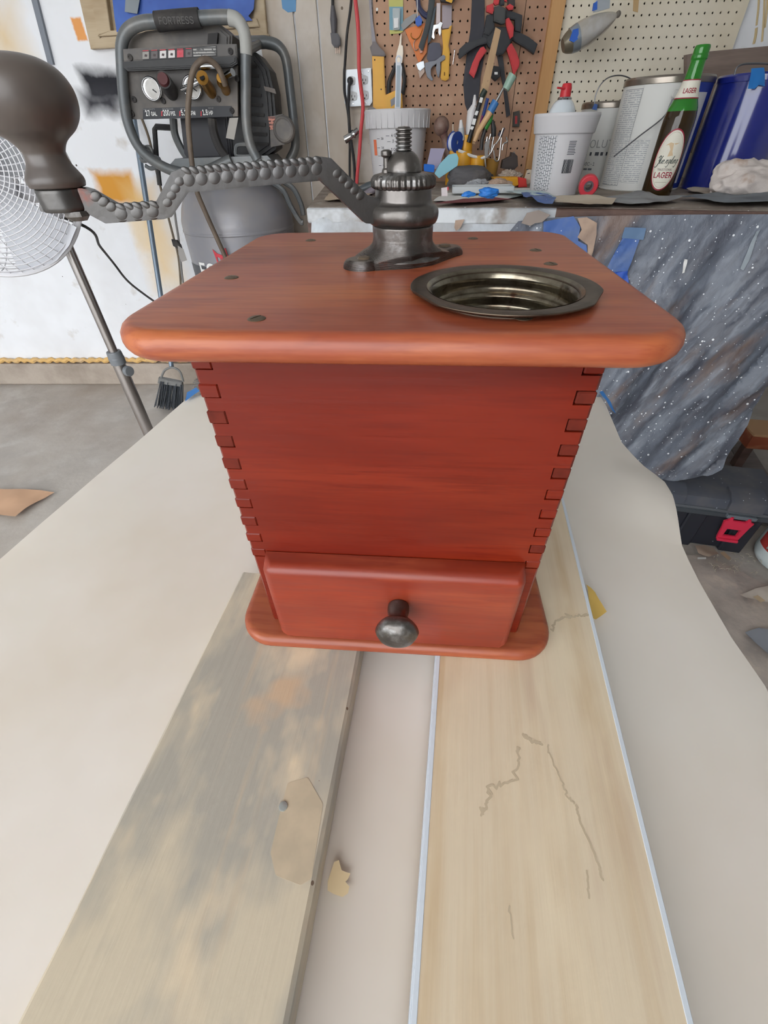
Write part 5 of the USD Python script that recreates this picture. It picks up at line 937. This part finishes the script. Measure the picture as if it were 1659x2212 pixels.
mo = hz(1100, 414, BZ); mound('putty_lump', 'tan dried putty lump in front of the parts tray', 'putty', hz(1075, 412, BZ), (.045, .03, .022), tan_p, 3, .5); mound('putty_lump', 'pale crumpled wrapper behind the parts tray', 'wrapper', np.append(Plane(1.92).at(1100, 385)[:2], BZ), (.04, .03, .03), M('wrapper', (176, 160, 146), .6), 5, .9); mound('rubber_scrap', 'black rubber scrap on the bench between cloth heap and tray', 'rubber', hz(1047, 404, BZ), (.035, .022, .024), black_pl, 6, .7); mound('plastic_wrap', 'clear grey crumpled plastic beside the black rubber scrap', 'plastic', hz(1030, 413, BZ), (.04, .025, .022), M('wrap_grey', (150, 152, 156), .3), 8, .9)
t = Thing('black_wedge_tool', 'black wedge shaped hand tool lying left of the grinder tower', 'tool', hz(795, 408, BZ)); t.add('blade', tube([Plane(1.72).at(772, 412), Plane(1.72).at(795, 404), Plane(1.72).at(822, 392)], [.008, .013, .009], 12, False), M('wedge_dark', (66, 72, 76), .4)); t.add('grip', tube([Plane(1.66).at(770, 430), Plane(1.66).at(800, 414), Plane(1.66).at(818, 402)], [.007, .010, .008], 12, False), M('wedge_grip', (112, 104, 112), .5))

# ------------------------------------------------------------------ tools hung on the pegboard
PG = .021
def hang(name, label, catg, at, group=None):
    px, py = at; return Thing(name, label, catg, WALL.at(px, py, PG), group=group)
def W_(t, nm, pts, off, th, mat, b=.0015, r=0., **k): return t.add(nm, WALL.poly(pts, PG + off, th, b, r), mat, smooth=20, **k)
t = hang('blister_pack', 'yellow-green blister pack of bits hung on the brown pegboard', 'packaged bits', (866, 40))
W_(t, 'card', C4((958, -60), (1110, -60), (1110, 330), (1075, 348), (972, 356)), 0, .0015, M('pack_green', (196, 194, 110), .5), 0); W_(t, 'print', C4((966, 70), (1110, 70), (1108, 318), (968, 312)), .0017, .0006, M('pack_blue', (110, 158, 176), .4), 0); W_(t, 'blister', C4((1000, 90), (1080, 90), (1075, 315), (1005, 318)), .0024, .012, M('blister_clear', (190, 204, 206), .15, trans=.5), .003, .004); W_(t, 'bit', C4((1012, 190), (1062, 188), (1060, 290), (1018, 296)), .0146, .004, M('bit_white', (222, 222, 222), .3), .001)
t = hang('pull_cord', 'blue tag hanging on a thin white string', 'tag', (905, 40)); t.add('string', WALL.tube(C4((1258, -40), (1258, 180)), PG + .03, .0012, False), white_ink); W_(t, 'tag', C4((1235, 200), (1280, 160), (1310, 210), (1300, 265), (1262, 282), (1240, 255)), .026, .008, M('tag_blue', (48, 98, 190), .4), .002)
t = hang('curved_scraper', 'grey curved plastic strip hanging behind the blue tag', 'scraper', (880, 50)); W_(t, 'strip', CB((520, 430), (590, 330), (740, 240), (800, 235), (760, 350), (640, 450), (560, 520)), .004, .003, M('strip_grey', (150, 152, 152), .5), 0)
t = hang('putty_knife', 'orange handled utility knife pointing down', 'putty knife', (898, 100)); W_(t, 'handle', CB((590, 520), (640, 490), (880, 420), (930, 400), (985, 600), (960, 900), (850, 1070), (815, 1060), (740, 860), (660, 690)), .002, .012, M('knife_orange', (226, 124, 48), .4), .003); W_(t, 'collar', CB((780, 1100), (850, 1060), (910, 1050), (925, 1150), (850, 1215), (815, 1190)), .003, .012, M('knife_silver', (190, 196, 200), .3, .6), .002); W_(t, 'blade', CB((815, 1215), (920, 1160), (925, 1230), (845, 1340)), .006, .002, M('blade_tan', (170, 150, 138), .4, .3), 0)
t = hang('wire_ring', 'thin brass wire ring loops hanging over the orange knife', 'wire', (900, 75)); t.add('ring', WALL.tube(CB((700, 560), (690, 610), (730, 660), (790, 665), (840, 620), (880, 520), (890, 470)), PG + .02, .0012), brassy); t.add('ring', WALL.tube(CB((780, 660), (740, 760), (770, 860), (820, 830)), PG + .02, .0012), wt)
t = hang('long_pliers', 'black long handled pliers hanging tip down', 'pliers', (915, 60)); hd_ = M('plier_black', (50, 56, 58), .45)
W_(t, 'handle', CB((1000, -40), (1110, -40), (1080, 160), (1010, 480), (900, 860), (860, 890), (820, 800), (900, 560), (970, 280)), .018, .014, hd_, .004); W_(t, 'handle', CB((1075, 160), (1125, 100), (1080, 420), (1030, 700), (980, 760), (990, 560)), .014, .012, M('plier_slate', (70, 84, 92), .45), .004); W_(t, 'jaw', CB((830, 830), (880, 790), (890, 900), (850, 915)), .022, .006, M('jaw_copper', (150, 110, 96), .35, .7), .001); t.add('loop', WALL.tube(CB((810, -20), (830, 120), (900, 230), (980, 270), (1010, 200)), PG + .012, .0075), M('loop_navy', (66, 70, 100), .5))
t = hang('adjustable_wrench', 'chrome adjustable wrench with open jaw hanging on the pegboard', 'wrench', (945, 60)); W_(t, 'handle', CB((1130, 60), (1195, 60), (1190, 400), (1120, 420)), .008, .008, M('wrench_shadow', (150, 140, 140), .3, .8), .002); W_(t, 'jaw', CB((1000, 520), (1060, 440), (1150, 420), (1195, 380), (1230, 400), (1205, 480), (1205, 570), (1185, 620), (1160, 570), (1160, 490), (1110, 500), (1085, 560), (1095, 650), (1080, 675), (1045, 640), (1060, 560), (1010, 600)), .012, .010, chrome, .002)
t = hang('slip_wrench', 'dull grey wrench with wide jaw hanging below the chrome wrench', 'wrench', (940, 140)); gw = M('wrench_grey', (110, 112, 118), .42, .7)
W_(t, 'shank', CB((1000, 760), (1060, 730), (1180, 740), (1215, 880), (1200, 980), (1100, 1040), (1000, 1060), (960, 1000)), .010, .010, M('wrench_dark', (72, 72, 82), .4, .6), .002); W_(t, 'jaw', CB((930, 1080), (1000, 1060), (1110, 1040), (1240, 940), (1275, 965), (1270, 1020), (1190, 1070), (1195, 1180), (1165, 1330), (1140, 1300), (1115, 1170), (1130, 1090), (1060, 1140), (1030, 1190), (1030, 1280), (1070, 1365), (1040, 1385), (970, 1320), (935, 1200)), .012, .012, gw, .002)
t = hang('paint_scraper', 'yellow handled wide paint scraper hanging blade up', 'scraper', (966, 90)); W_(t, 'blade', CB((1225, 90), (1390, 90), (1385, 470), (1330, 480), (1225, 490)), .004, .0025, M('scraper_steel', (136, 126, 130), .35, .6), 0); W_(t, 'handle', CB((1210, 520), (1330, 505), (1350, 460), (1388, 440), (1360, 620), (1330, 780), (1352, 900), (1345, 1200), (1335, 1350), (1280, 1385), (1215, 1370), (1195, 1330), (1215, 1000), (1240, 820), (1225, 650)), .003, .014, M('scraper_yellow', (226, 170, 40), .35), .004); W_(t, 'hang_hole', CB((1255, 1230), (1275, 1230), (1275, 1290), (1255, 1290)), .0172, .0006, M('hole_brown', (140, 96, 30), .6), 0)
t = hang('tape_measure_case', 'black and yellow tape measure hung above the scraper', 'tape measure', (965, 4)); W_(t, 'case', CB((1160, -80), (1440, -80), (1430, 30), (1390, 70), (1200, 50)), .012, .03, black_pl, .004); W_(t, 'face', CB((1270, -60), (1410, -60), (1400, 20), (1385, 55), (1290, 20)), .0425, .001, M('scraper_yellow', (226, 170, 40), .35), 0)
t = hang('peg_pin', 'thin bright steel peg hook on the pegboard', 'hook', (980, 120)); t.add('pin', WALL.tube(CB((1425, 840), (1440, 870), (1415, 1050), (1412, 1100)), PG + .008, .0015), chrome)
t = hang('white_thumbtack', 'round white tack on the brown pegboard', 'tack', (815, 20)); t.add('head', WALL.lathe(814.5, 20.5, [(0, 0), (.004, 0), (.0038, .002), (0, .003)], PG - .002, 16), white_ink)
# saw with yellow handle, pliers, combination wrench
t = hang('yellow_saw', 'grey bladed hand saw with long yellow handle leaning on the pegboard', 'saw', (818, 150)); W_(t, 'blade', C4((752, -40), (772, -40), (800, 250), (830, 450), (790, 460), (772, 250)), .006, .0025, M('saw_steel', (112, 108, 112), .4, .5), 0); W_(t, 'guard', C4((768, 500), (790, 470), (800, 440), (832, 440), (870, 500), (912, 540), (932, 580), (918, 595), (790, 588)), .006, .022, M('saw_guard', (118, 110, 110), .5), .003); W_(t, 'handle', C4((790, 582), (915, 590), (920, 780), (928, 965), (935, 1000), (930, 1150), (800, 1160), (798, 800)), .006, .02, M('saw_yellow', (226, 168, 48), .4), .004)
for x, y in ((815, 622), (882, 928)): t.add('screw', WALL.lathe(640 + x / 4.81, y / 4.81, [(0, 0), (.0022, 0), (0, .0012)], PG + .0262, 12), black_ink)
t = hang('yellow_tape_measure', 'yellow tape measure standing in the mixing bucket', 'tape measure', (855, 222)); W_(t, 'case', C4((918, 1000), (1060, 935), (1100, 985), (1108, 1120), (1060, 1200), (918, 1200)), .004, .045, M('saw_yellow', (226, 168, 48), .4), .006); W_(t, 'badge', C4((978, 1040), (1055, 985), (1052, 1060), (985, 1110)), .0495, .001, M('badge_grey', (130, 130, 136), .4), 0)
t = hang('needle_pliers', 'black handled pliers hanging jaws up behind the silver wrench', 'pliers', (863, 150)); t.add('handle', WALL.tube(C4((1040, 660), (1010, 740), (972, 830), (962, 900), (962, 980)), PG + .008, [.006, .0075, .0075, .0075, .007] if False else .0072), black_pl); t.add('handle', WALL.tube(C4((1092, 660), (1110, 740), (1125, 830), (1118, 900), (1105, 980)), PG + .008, .0072), black_pl); W_(t, 'jaw', C4((1040, 660), (1042, 560), (1070, 460), (1085, 360), (1094, 360), (1092, 470), (1108, 480), (1112, 560), (1100, 660)), .004, .010, M('jaw_steel', (160, 152, 140), .35, .8), .002)
cwp = Plane(2.02); t = Thing('combination_wrench', 'polished combination wrench standing in the mixing bucket', 'wrench', cwp.at(860, 180))
ring = Polygon([cwp.uv(x, y) for x, y in C4((1032, 640), (1082, 640), (1098, 700), (1090, 900), (1082, 1132), (1082, 1400), (1024, 1400), (1022, 1132), (1030, 900), (1032, 700))]).buffer(0).union(Point(cwp.uv(*C4((1063, 622))[0])).buffer(.0105, 16)).difference(Point(cwp.uv(*C4((1063, 622))[0])).buffer(.0062, 6))
t.add('body', cwp.world(bev(ring, .006, .0015)), M('wrench_polish', (150, 152, 156), .32, .95), smooth=20); t.add('groove', cwp.poly(C4((1044, 680), (1084, 680), (1072, 1110), (1036, 1110)), .0061, .0005), M('groove_grey', (120, 128, 134), .35, .9), smooth=False)
# outlet box, plugs and cords
ob = Thing('outlet_box', 'steel four-outlet electrical box on the boarding', 'outlet', WALL.at(773, 190, .013)); om = M('outlet_steel', (190, 194, 198), .4, .4)
ob.add('box', WALL.poly(C4((492, 745), (510, 735), (782, 715), (795, 1060), (770, 1100), (560, 1112), (512, 1080)), .013, .03, .003), om, smooth=20, label='galvanised box')
fc = lambda x, y, s=1: [(x - 42 * s, y), (x - 38 * s, y - 38 * s), (x, y - 52 * s), (x + 38 * s, y - 38 * s), (x + 42 * s, y), (x + 38 * s, y + 38 * s), (x, y + 52 * s), (x - 38 * s, y + 38 * s)]
for x, y in ((572, 840), (704, 830), (590, 1000), (712, 990)):
    o_ = ob.add('receptacle', WALL.poly(C4(*fc(x, y)), .043, .004, .001, .003), M('receptacle', (206, 208, 210), .4), smooth=20)
    for dx, dy, w, h_ in ((-16, -12, 6, 26), (14, -10, 6, 22)): ob.add('slot', WALL.poly(C4((x + dx, y + dy), (x + dx + w, y + dy), (x + dx + w, y + dy + h_), (x + dx, y + dy + h_)), .0471, .0004), black_ink, smooth=False, under=o_)
    ob.add('slot', WALL.disc(640 + (x - 2) / 4.81, (y + 32) / 4.81, .0026, .0471, .0004, 6), black_ink, smooth=False, under=o_)
for x, y in ((750, 738), (680, 760), (590, 1080), (720, 1070)): ob.add('screw', WALL.lathe(640 + x / 4.81, y / 4.81, [(0, 0), (.003, 0), (.002, .0012), (0, .0014)], .043, 12), chrome)
t = Thing('power_cord', 'black power cord plugged into the steel outlet box', 'cord', WALL.at(755, 250, .06)); t.add('plug', WALL.lathe(640 + 560 / 4.81, 840 / 4.81, rounded([(0, 0), (.011, 0), (.0095, .014), (.006, .026), (0, .027)], .003), .047, 20), black_pl); t.add('cord', WALL.tube(C4((560, 850), (548, 900), (545, 1000), (540, 1100), (545, 1200), (560, 1400), (590, 1600), (605, 1750), (612, 1950)), .07, .0055), black_pl)
t = Thing('power_cord', 'thin black cord running down the boarding left of the outlet box', 'cord', WALL.at(750, 60, .04)); t.add('cord', WALL.tube(C4((578, -60), (560, 120), (530, 330), (515, 520), (505, 680), (498, 760), (500, 950), (520, 1060), (545, 1250), (555, 1500), (555, 1700), (555, 1950)), .052, .0045), black_pl)
t = Thing('red_cord', 'red extension cord hanging in front of the outlet box', 'cord', WALL.at(775, 120, .09)); t.add('cord', WALL.tube(C4((605, -60), (618, 40), (640, 250), (650, 500), (652, 700), (670, 900), (690, 1060), (690, 1180), (672, 1350), (655, 1600), (635, 1800), (625, 1950)), .085, .0065), M('cord_red', (206, 76, 80), .45))
t = Thing('hanging_plug', 'grey three-prong plug hanging on its cord left of the outlet box', 'plug', WALL.at(722, 80, .03)); t.add('cord', WALL.tube(C4((378, -60), (378, 60), (382, 180)), .03, .005, False), black_pl); W2 = M('plug_grey', (86, 84, 88), .5)
t.add('strain_relief', tube([WALL.at(*p, .03) for p in C4((378, 60), (388, 200), (392, 350))], [.006, .012, .0085], 14, False), W2); t.add('plug_body', WALL.poly(C4((362, 352), (408, 348), (440, 360), (462, 400), (466, 470), (440, 500), (400, 498), (374, 460)), .018, .022, .004), W2, smooth=20)
for x in (412, 432, 452): t.add('prong', WALL.poly(C4((x - 4, 480), (x + 3, 480), (x + 5, 556), (x - 1, 556)), .026, .003), M('prong_brass', (132, 112, 100), .35, .8), smooth=False)
t = Thing('socket_rod', 'chrome tool rod sticking out beside the red cord', 'tool', WALL.at(760, 292, .05)); t.add('rod', tube([WALL.at(*p, o) for p, o in zip(C4((505, 1455), (560, 1420), (570, 1412), (640, 1360)), (.07, .07, .07, .06))], [.012, .012, .0105, .0105], 18, False), chrome); t.add('ring', tube([WALL.at(*p, .068) for p in C4((590, 1400), (606, 1388))], .0135, 18, False), chrome)
t = Thing('grey_knob', 'small grey cap at the rim of the mixing bucket', 'cap', WALL.at(805, 236, .08)); t.add('cap', WALL.poly(C4((735, 1160), (748, 1125), (800, 1115), (836, 1135), (835, 1160)), .06, .02, .004), M('cap_grey', (122, 116, 114), .5), smooth=20)
# clamps and the black saw sheath
t = hang('saw_sheath', 'long black rubber sheath hanging behind the bar clamps', 'sheath', (1010, 140)); W_(t, 'sheath', C5((575, -40), (705, -40), (700, 330), (720, 500), (660, 800), (650, 1000), (575, 1150), (540, 1195), (500, 1080), (482, 860), (520, 560), (560, 300)), .001, .006, M('sheath_black', (58, 58, 66), .6, layers=[('noise', (76, 74, 80), 12., .5, .7)]), .001)
ck = M('clamp_black', (52, 54, 58), .5); crd = M('clamp_red', (206, 62, 66), .45)
t = hang('bar_clamp', 'lower black and red trigger clamp with spread arms', 'clamp', (1065, 110))
W_(t, 'body', C5((690, 330), (740, 290), (1000, 300), (985, 420), (960, 460), (890, 570), (835, 590), (740, 500), (680, 400)), .016, .028, ck, .004); W_(t, 'arm', C5((430, 600), (438, 520), (500, 460), (620, 415), (730, 380), (740, 455), (620, 490), (540, 540), (445, 618)), .020, .024, ck, .003); W_(t, 'arm', C5((960, 400), (1000, 335), (1060, 350), (1150, 395), (1243, 468), (1205, 572), (1110, 500), (1020, 450)), .020, .024, ck, .003)
W_(t, 'handle', C5((660, 500), (690, 490), (722, 535), (650, 640), (620, 740), (590, 815), (540, 765), (575, 660), (620, 560)), .022, .018, crd, .004); W_(t, 'handle', C5((915, 490), (980, 455), (1030, 550), (1062, 640), (1055, 700), (1000, 790), (978, 690), (945, 570)), .022, .018, crd, .004); W_(t, 'bar', C5((832, 580), (892, 580), (930, 900), (972, 1195), (930, 1222), (895, 900)), .012, .006, M('bar_steel', (62, 62, 66), .45, .4), .001); W_(t, 'mark', C5((808, 748), (842, 748), (842, 775), (808, 775)), .046, .001, white_ink, 0); W_(t, 'pad', C5((760, 720), (790, 690), (850, 700), (860, 800), (810, 850), (765, 810)), .018, .026, black_pl, .004)
t = hang('bar_clamp', 'upper black and red trigger clamp with square head block', 'clamp', (1075, 30))
W_(t, 'head', C5((795, 90), (850, 75), (912, 110), (905, 255), (870, 265), (790, 235)), .046, .03, M('clamp_grey', (70, 72, 72), .55), .004); W_(t, 'arm', C5((905, 105), (1000, 140), (1085, 172), (1080, 260), (1070, 345), (1010, 330), (1010, 220), (900, 200)), .030, .024, ck, .003); W_(t, 'arm', C5((720, 170), (800, 150), (800, 300), (740, 380), (690, 360), (700, 300)), .028, .024, ck, .003); W_(t, 'trigger', C5((718, 130), (722, 70), (790, 45), (795, 120), (780, 155)), .048, .018, crd, .003); W_(t, 'trigger', C5((790, 40), (805, -20), (860, -20), (845, 55), (810, 65)), .05, .018, crd, .003); W_(t, 'trigger', C5((905, -20), (935, -20), (930, 30), (905, 20)), .05, .016, crd, .003); W_(t, 'trigger', C5((920, 80), (960, 50), (1000, 75), (990, 110), (950, 115)), .05, .018, crd, .003); W_(t, 'handle', C5((908, 212), (950, 192), (1003, 290), (995, 385), (965, 412), (935, 320)), .047, .018, crd, .003); W_(t, 'grip', C5((850, -30), (910, -30), (905, 60), (850, 70)), .044, .016, ck, .003); W_(t, 'grip', C5((935, -30), (1010, -30), (1012, 60), (990, 120), (945, 120)), .034, .02, M('clamp_brown', (66, 58, 58), .5), .003)
t = hang('stud_tester', 'small black and red pocket tester hung on the pegboard', 'tester', (1113, 255)); W_(t, 'case', C5((1000, 1165), (1062, 1150), (1068, 1230), (1058, 1318), (992, 1318)), .002, .016, M('tester_dark', (70, 66, 62), .5), .003); W_(t, 'window', C5((1022, 1205), (1046, 1202), (1044, 1285), (1022, 1288)), .0182, .001, M('tester_red', (170, 56, 56), .4), 0)
# spindle float on the cream pegboard
fp_ = Plane(1.98); t = Thing('float_bobber', 'silver spindle shaped float with blue band hung on the cream pegboard', 'float', fp_.at(1280, 60))
A0, A1 = fp_.at(*C6((214, 322))[0]), fp_.at(*C6((604, 100))[0]); L = [A0 + (A1 - A0) * f for f in np.linspace(0, 1, 30)]; rad = [.031 * (max(0, math.sin(math.pi * min(1, .04 + f * .98) ** .72)) ** .62) + .002 for f in np.linspace(0, 1, 30)]
sl_ = M('float_silver', (200, 194, 184), .3, .5, layers=[('noise', (222, 222, 222), 9., .5, .7)])
t.add('nose', tube(L[:5], rad[:5], 28, False), M('float_olive', (120, 112, 96), .35, .4)); t.add('band', tube(L[4:9], [r + .0004 for r in rad[4:9]], 28, False), M('float_grey', (150, 160, 170), .3, .5)); t.add('spindle', tube(L[8:], rad[8:], 28, False), sl_)
t.add('blue_patch', fp_.poly(C6((258, 285), (285, 210), (322, 200), (325, 270), (290, 300)), .0285, .003, 0.), M('float_blue', (58, 104, 196), .4), smooth=False)
t.add('fin', fp_.poly(C6((455, -30), (545, -30), (540, 60), (470, 80), (425, 90)), .0, .006, .001), M('float_pale', (188, 196, 204), .3, .4)); t.add('fin_tip', fp_.poly(C6((420, 80), (428, 25), (452, 10), (450, 70)), .001, .007), M('float_blue', (58, 104, 196), .4), smooth=False); t.add('tail_cap', mv(trimesh.creation.icosphere(2, .008), A1), M('tail_dark', (110, 104, 96), .5))
t = Thing('tan_tape', 'tan tape strip on the cream pegboard', 'tape', WALL.at(1375, 10, .02)); t.add('strip', WALL.poly(C6((712, -30), (752, -30), (742, 88), (708, 78)), .0192, .0012), M('tape_tan', (196, 164, 118), .6), smooth=False)
SB = Plane(2.03)
t = Thing('shelf_board', 'dusty brown board leaning on the wall behind the blue can', 'board', SB.at(1590, 140)); t.add('board', SB.poly([(1476, 120), (1500, 115), (1720, 95), (1720, 250), (1560, 330), (1476, 330)], 0, .02, .002), M('dusty_board', (138, 122, 112), .7, layers=[('noise', (116, 100, 92), (4, 4, 30), .4, .7)]), smooth=20)
for i, (x, y0, y1) in enumerate(((1640, -20, 55), (1652, -20, 90), (1634, 60, 95), (1658, -10, 60))):
    t = Thing('drip_streak', ['tan glue drip high on the right wall', 'long tan glue drip at the far right wall edge', 'short dark drip low on the right wall', 'faint drip in the top right corner'][i], 'drip', WALL.at(x, y0, .003)); t.add('drip', WALL.tube([(x, y0), (x - 2, (y0 + y1) / 2), (x - 6, y1)], .0, .003 if i != 2 else .004), M('drip_tan', (206, 184, 140), .6))

# ------------------------------------------------------------------ under the bench, right
TBZ = -.26; tbo = hz(1604, 1192, 0); c, q = math.cos(TBZ), math.sin(TBZ)
tx = Thing('toolbox', 'black speckled plastic toolbox with red latch under the drop cloth', 'toolbox', tbo, TBZ)
box_b = M('toolbox_black', (44, 46, 54), .45, layers=[('dots', (206, 212, 220), 55., .1)]); box_l = M('toolbox_lid', (82, 86, 96), .5, layers=[('noise', (104, 102, 104), 9., .45, .7), ('dots', (206, 212, 220), 55., .1)])
def X(nm, m_, mat, **k): return tx.add(nm, m_, mat, world=False, **k)
X('box', bx(-.42, 0, 0, .17, 0, .135, .008), box_b); X('box_rib', bx(-.075, -.012, -.012, .02, .0, .15, .004), box_b); X('box_rib', bx(-.205, -.155, -.010, .02, .0, .15, .004), box_b); X('rim', bx(-.428, .012, -.016, .175, .132, .152, .004), M('toolbox_rim', (70, 76, 82), .5)); X('rim_edge', bx(-.43, .014, -.020, .178, .154, .163, .003), M('toolbox_edge', (96, 100, 106), .5))
lid = trimesh.convex.convex_hull(np.array([(x, y, z) for x in (-.425, .01) for y, z in ((-.014, .163), (.175, .163), (.160, .206), (.022, .206), (-.006, .192))])); X('lid', lid, box_l); X('lid_panel', trimesh.convex.convex_hull(np.array([(x, y, z) for x in (-.125, -.035) for y, z in ((-.022, .165), (.02, .165), (.04, .212), (.008, .209), (-.018, .194))])), box_l); X('lid_panel', trimesh.convex.convex_hull(np.array([(x, y, z) for x in (-.40, -.24) for y, z in ((-.018, .165), (.02, .165), (.03, .210), (.008, .207), (-.014, .194))])), box_l)
lt = M('latch_red', (222, 52, 82), .4)
la = Polygon([(-.112, .07), (-.108, .062), (-.058, .062), (-.054, .07), (-.048, .118), (-.044, .136), (-.054, .140), (-.058, .150), (-.064, .150), (-.066, .138), (-.100, .138), (-.102, .150), (-.108, .150), (-.112, .138), (-.120, .132), (-.116, .110)]).difference(sbox(-.100, .080, -.066, .106))
lmesh = bev(la, .010, .002); v_ = np.array(lmesh.vertices); lw = X('latch', trimesh.Trimesh(np.stack([v_[:, 0], -.022 - v_[:, 2] * 1.0, v_[:, 1]], -1), lmesh.faces[:, ::-1] if False else lmesh.faces, process=False), lt, smooth=20, label='red latch with square window')
X('latch_lip', bx(-.112, -.056, -.040, -.026, .062, .071, .002), lt); X('catch', bx(-.118, -.042, -.028, -.012, .142, .154, .002), M('catch_grey', (110, 118, 126), .4)); X('handle_slot', bx(-.40, -.33, -.026, -.014, .150, .166, .003), M('toolbox_edge', (96, 100, 106), .5))
WC = np.array([1.222, .862]); w_ = Thing('white_jug', 'round white plastic jug with red label at the right frame edge', 'jug', (*WC, 0)); w_.add('body', mv(lathe(rounded([(0, 0), (.078, 0), (.088, .02), (.088, .15), (.08, .175), (.05, .195), (.03, .2), (.03, .215), (0, .215)], .012), 44), (*WC, 0)), M('jug_white', (206, 216, 218), .4))
wa = cam_a(WC); lm, _ = cyl(WC, .0888, wa - 1.1, wa + 1.1, .055, .150, 28); w_.add('label', lm, M('jug_red', (176, 62, 58), .5, layers=[('noise', (150, 44, 44), 18., .45, .7)]), smooth=True, label='red wraparound label')
for pts, mt_, nm in (([(-.022, .0), (-.010, .024), (.012, .024), (.022, 0), (.012, -.024), (-.010, -.024)], white_ink, 'badge'), ([(-.012, 0), (-.004, .010), (.010, .012), (.012, -.002), (0, -.012)], M('badge_blue', (70, 96, 160), .5), 'badge')): w_.add(nm, wrap(ext(Polygon(pts), .0004), WC, lambda z, o=mt_: .0893 if o is white_ink else .0898, wa - .32, .118), mt_, smooth=False)
w_.add('code_patch', wrap(ext(sbox(-.012, -.014, .012, .014), .0004), WC, lambda z: .0893, wa - .52, .075), M('patch_grey', (176, 176, 170), .5, layers=[('lines', (70, 76, 70), .006, 200.)]), smooth=False)
bpl = Plane(1.30); t = Thing('plank_offcut', 'rust brown offcut of plank under the bench', 'plank', bpl.at(1640, 960)); oz = bpl.at(1650, 972)
t.add('board', mv(bx(-.06, .25, 0, .12, 0, .05, .002), (oz[0], oz[1], max(.012, oz[2])), rz=-.2), M('rust_board', (150, 78, 52), .6, layers=[('noise', (176, 110, 78), (6, 30, 30), .5, .7), ('noise', (196, 176, 160), 24., .66, .72)])); t.add('saw_face', mv(bx(-.06, .25, 0, .12, .0502, .058, .001), (oz[0], oz[1], max(.012, oz[2])), rz=-.2), M('saw_face', (190, 150, 110), .7)); [t.add('support', mv(bx(x, x + .03, .02, .05, -max(.012, oz[2]), 0, .001), (oz[0], oz[1], max(.012, oz[2])), rz=-.2), wd_dark) for x in (-.05, .2)]
gb = M('grey_floorboard', (138, 130, 126), .75, layers=[('noise', (116, 110, 108), (4, 30, 30), .42, .7)])
for i in range(4):
    o = np.array([1.16, 1.05 + i * .0, 0]); t = Thing('floor_plank', ['grey scrap board nearest the toolbox lid', 'second grey scrap board under the bench', 'third grey scrap board under the bench', 'last grey scrap board under the bench by the offcut'][i], 'board', (1.06 + .085 * i, 1.12, 0)); t.add('board', mv(bx(0, .08, -.08, .42, .0, .02 + .002 * (i % 2), .002), (1.06 + .085 * i, 1.12, 0), rz=-.30), gb)
def floor_sheet(pts, mat, name, label, catg, am=.012, z=.002):
    g_ = [hz(x, y, 0)[:2] for x, y in pts]; p = Polygon(g_).buffer(0); t_ = Thing(name, label, catg, (p.centroid.x, p.centroid.y, 0)); t_.add('sheet', sheet(p, .012, lambda a, b: np.stack([a, b, z + am * meshkit.fbm(np.stack([a * 11, b * 11, a * 0], -1), 3, 8)], -1)), mat, smooth=True)
kr = M('trodden_paper', (196, 184, 174), .8, layers=[('noise', (160, 152, 146), 7., .42, .66), ('noise', (210, 196, 182), 12., .55, .72)], bump=(40, .3, .004))
floor_sheet([(1440, 1205), (1520, 1200), (1640, 1262), (1760, 1300), (1780, 1620), (1660, 1560), (1560, 1480), (1500, 1320)], kr, 'floor_paper', 'trodden grey-brown paper covering the floor right of the table', 'paper')
floor_sheet([(1588, 1296), (1620, 1285), (1660, 1278), (1700, 1276), (1700, 1330), (1656, 1316), (1600, 1302)], M('pale_trodden', (206, 196, 184), .8), 'paper_fold', 'pale folded corner on the trodden floor paper', 'paper', .03, .012)
floor_sheet([(1490, 1196), (1515, 1188), (1535, 1194), (1542, 1212), (1520, 1218), (1498, 1210)], M('tan_scrap', (182, 164, 146), .8), 'paper_scrap', 'tan paper scrap in front of the toolbox', 'paper', .05, .012); floor_sheet([(1546, 1206), (1556, 1202), (1570, 1218), (1562, 1226)], M('wood_chip', (206, 184, 152), .7), 'wood_chip', 'pale wood chip right of the tan scrap', 'chip', .03, .016); floor_sheet([(1610, 1308), (1620, 1304), (1636, 1316), (1626, 1320)], M('wood_chip', (206, 184, 152), .7), 'wood_chip', 'small pale wood chip on the folded floor paper', 'chip', .02, .03); floor_sheet([(1500, 1214), (1518, 1214), (1518, 1218), (1500, 1218)], white_ink, 'white_sliver', 'thin white sliver by the table edge', 'chip', .004, .02)
floor_sheet([(1600, 1375), (1630, 1365), (1700, 1380), (1720, 1440), (1650, 1420)], M('blue_grey_plastic', (148, 152, 160), .4), 'plastic_scrap', 'blue-grey plastic scrap at the lower right of the floor paper', 'plastic', .02, .012)
SHV = []
for i in range(45):
    x, y = R.uniform(1535, 1659), R.uniform(1195, 1240); p = hz(x, y, .012 + R.uniform(0, .01)); a = R.uniform(0, 6.28); d = np.array([math.cos(a), math.sin(a), R.uniform(-.2, .4)]) * R.uniform(.003, .008); SHV.append(tube([p - d, p + np.array([0, 0, .004]), p + d], .0007, 4, False))
t = Thing('wood_shavings', 'scatter of thin pale shavings on the floor before the toolbox', 'shavings', hz(1590, 1215, 0), kind='stuff'); t.add('shavings', cat(*SHV), M('shaving', (176, 168, 150), .7))
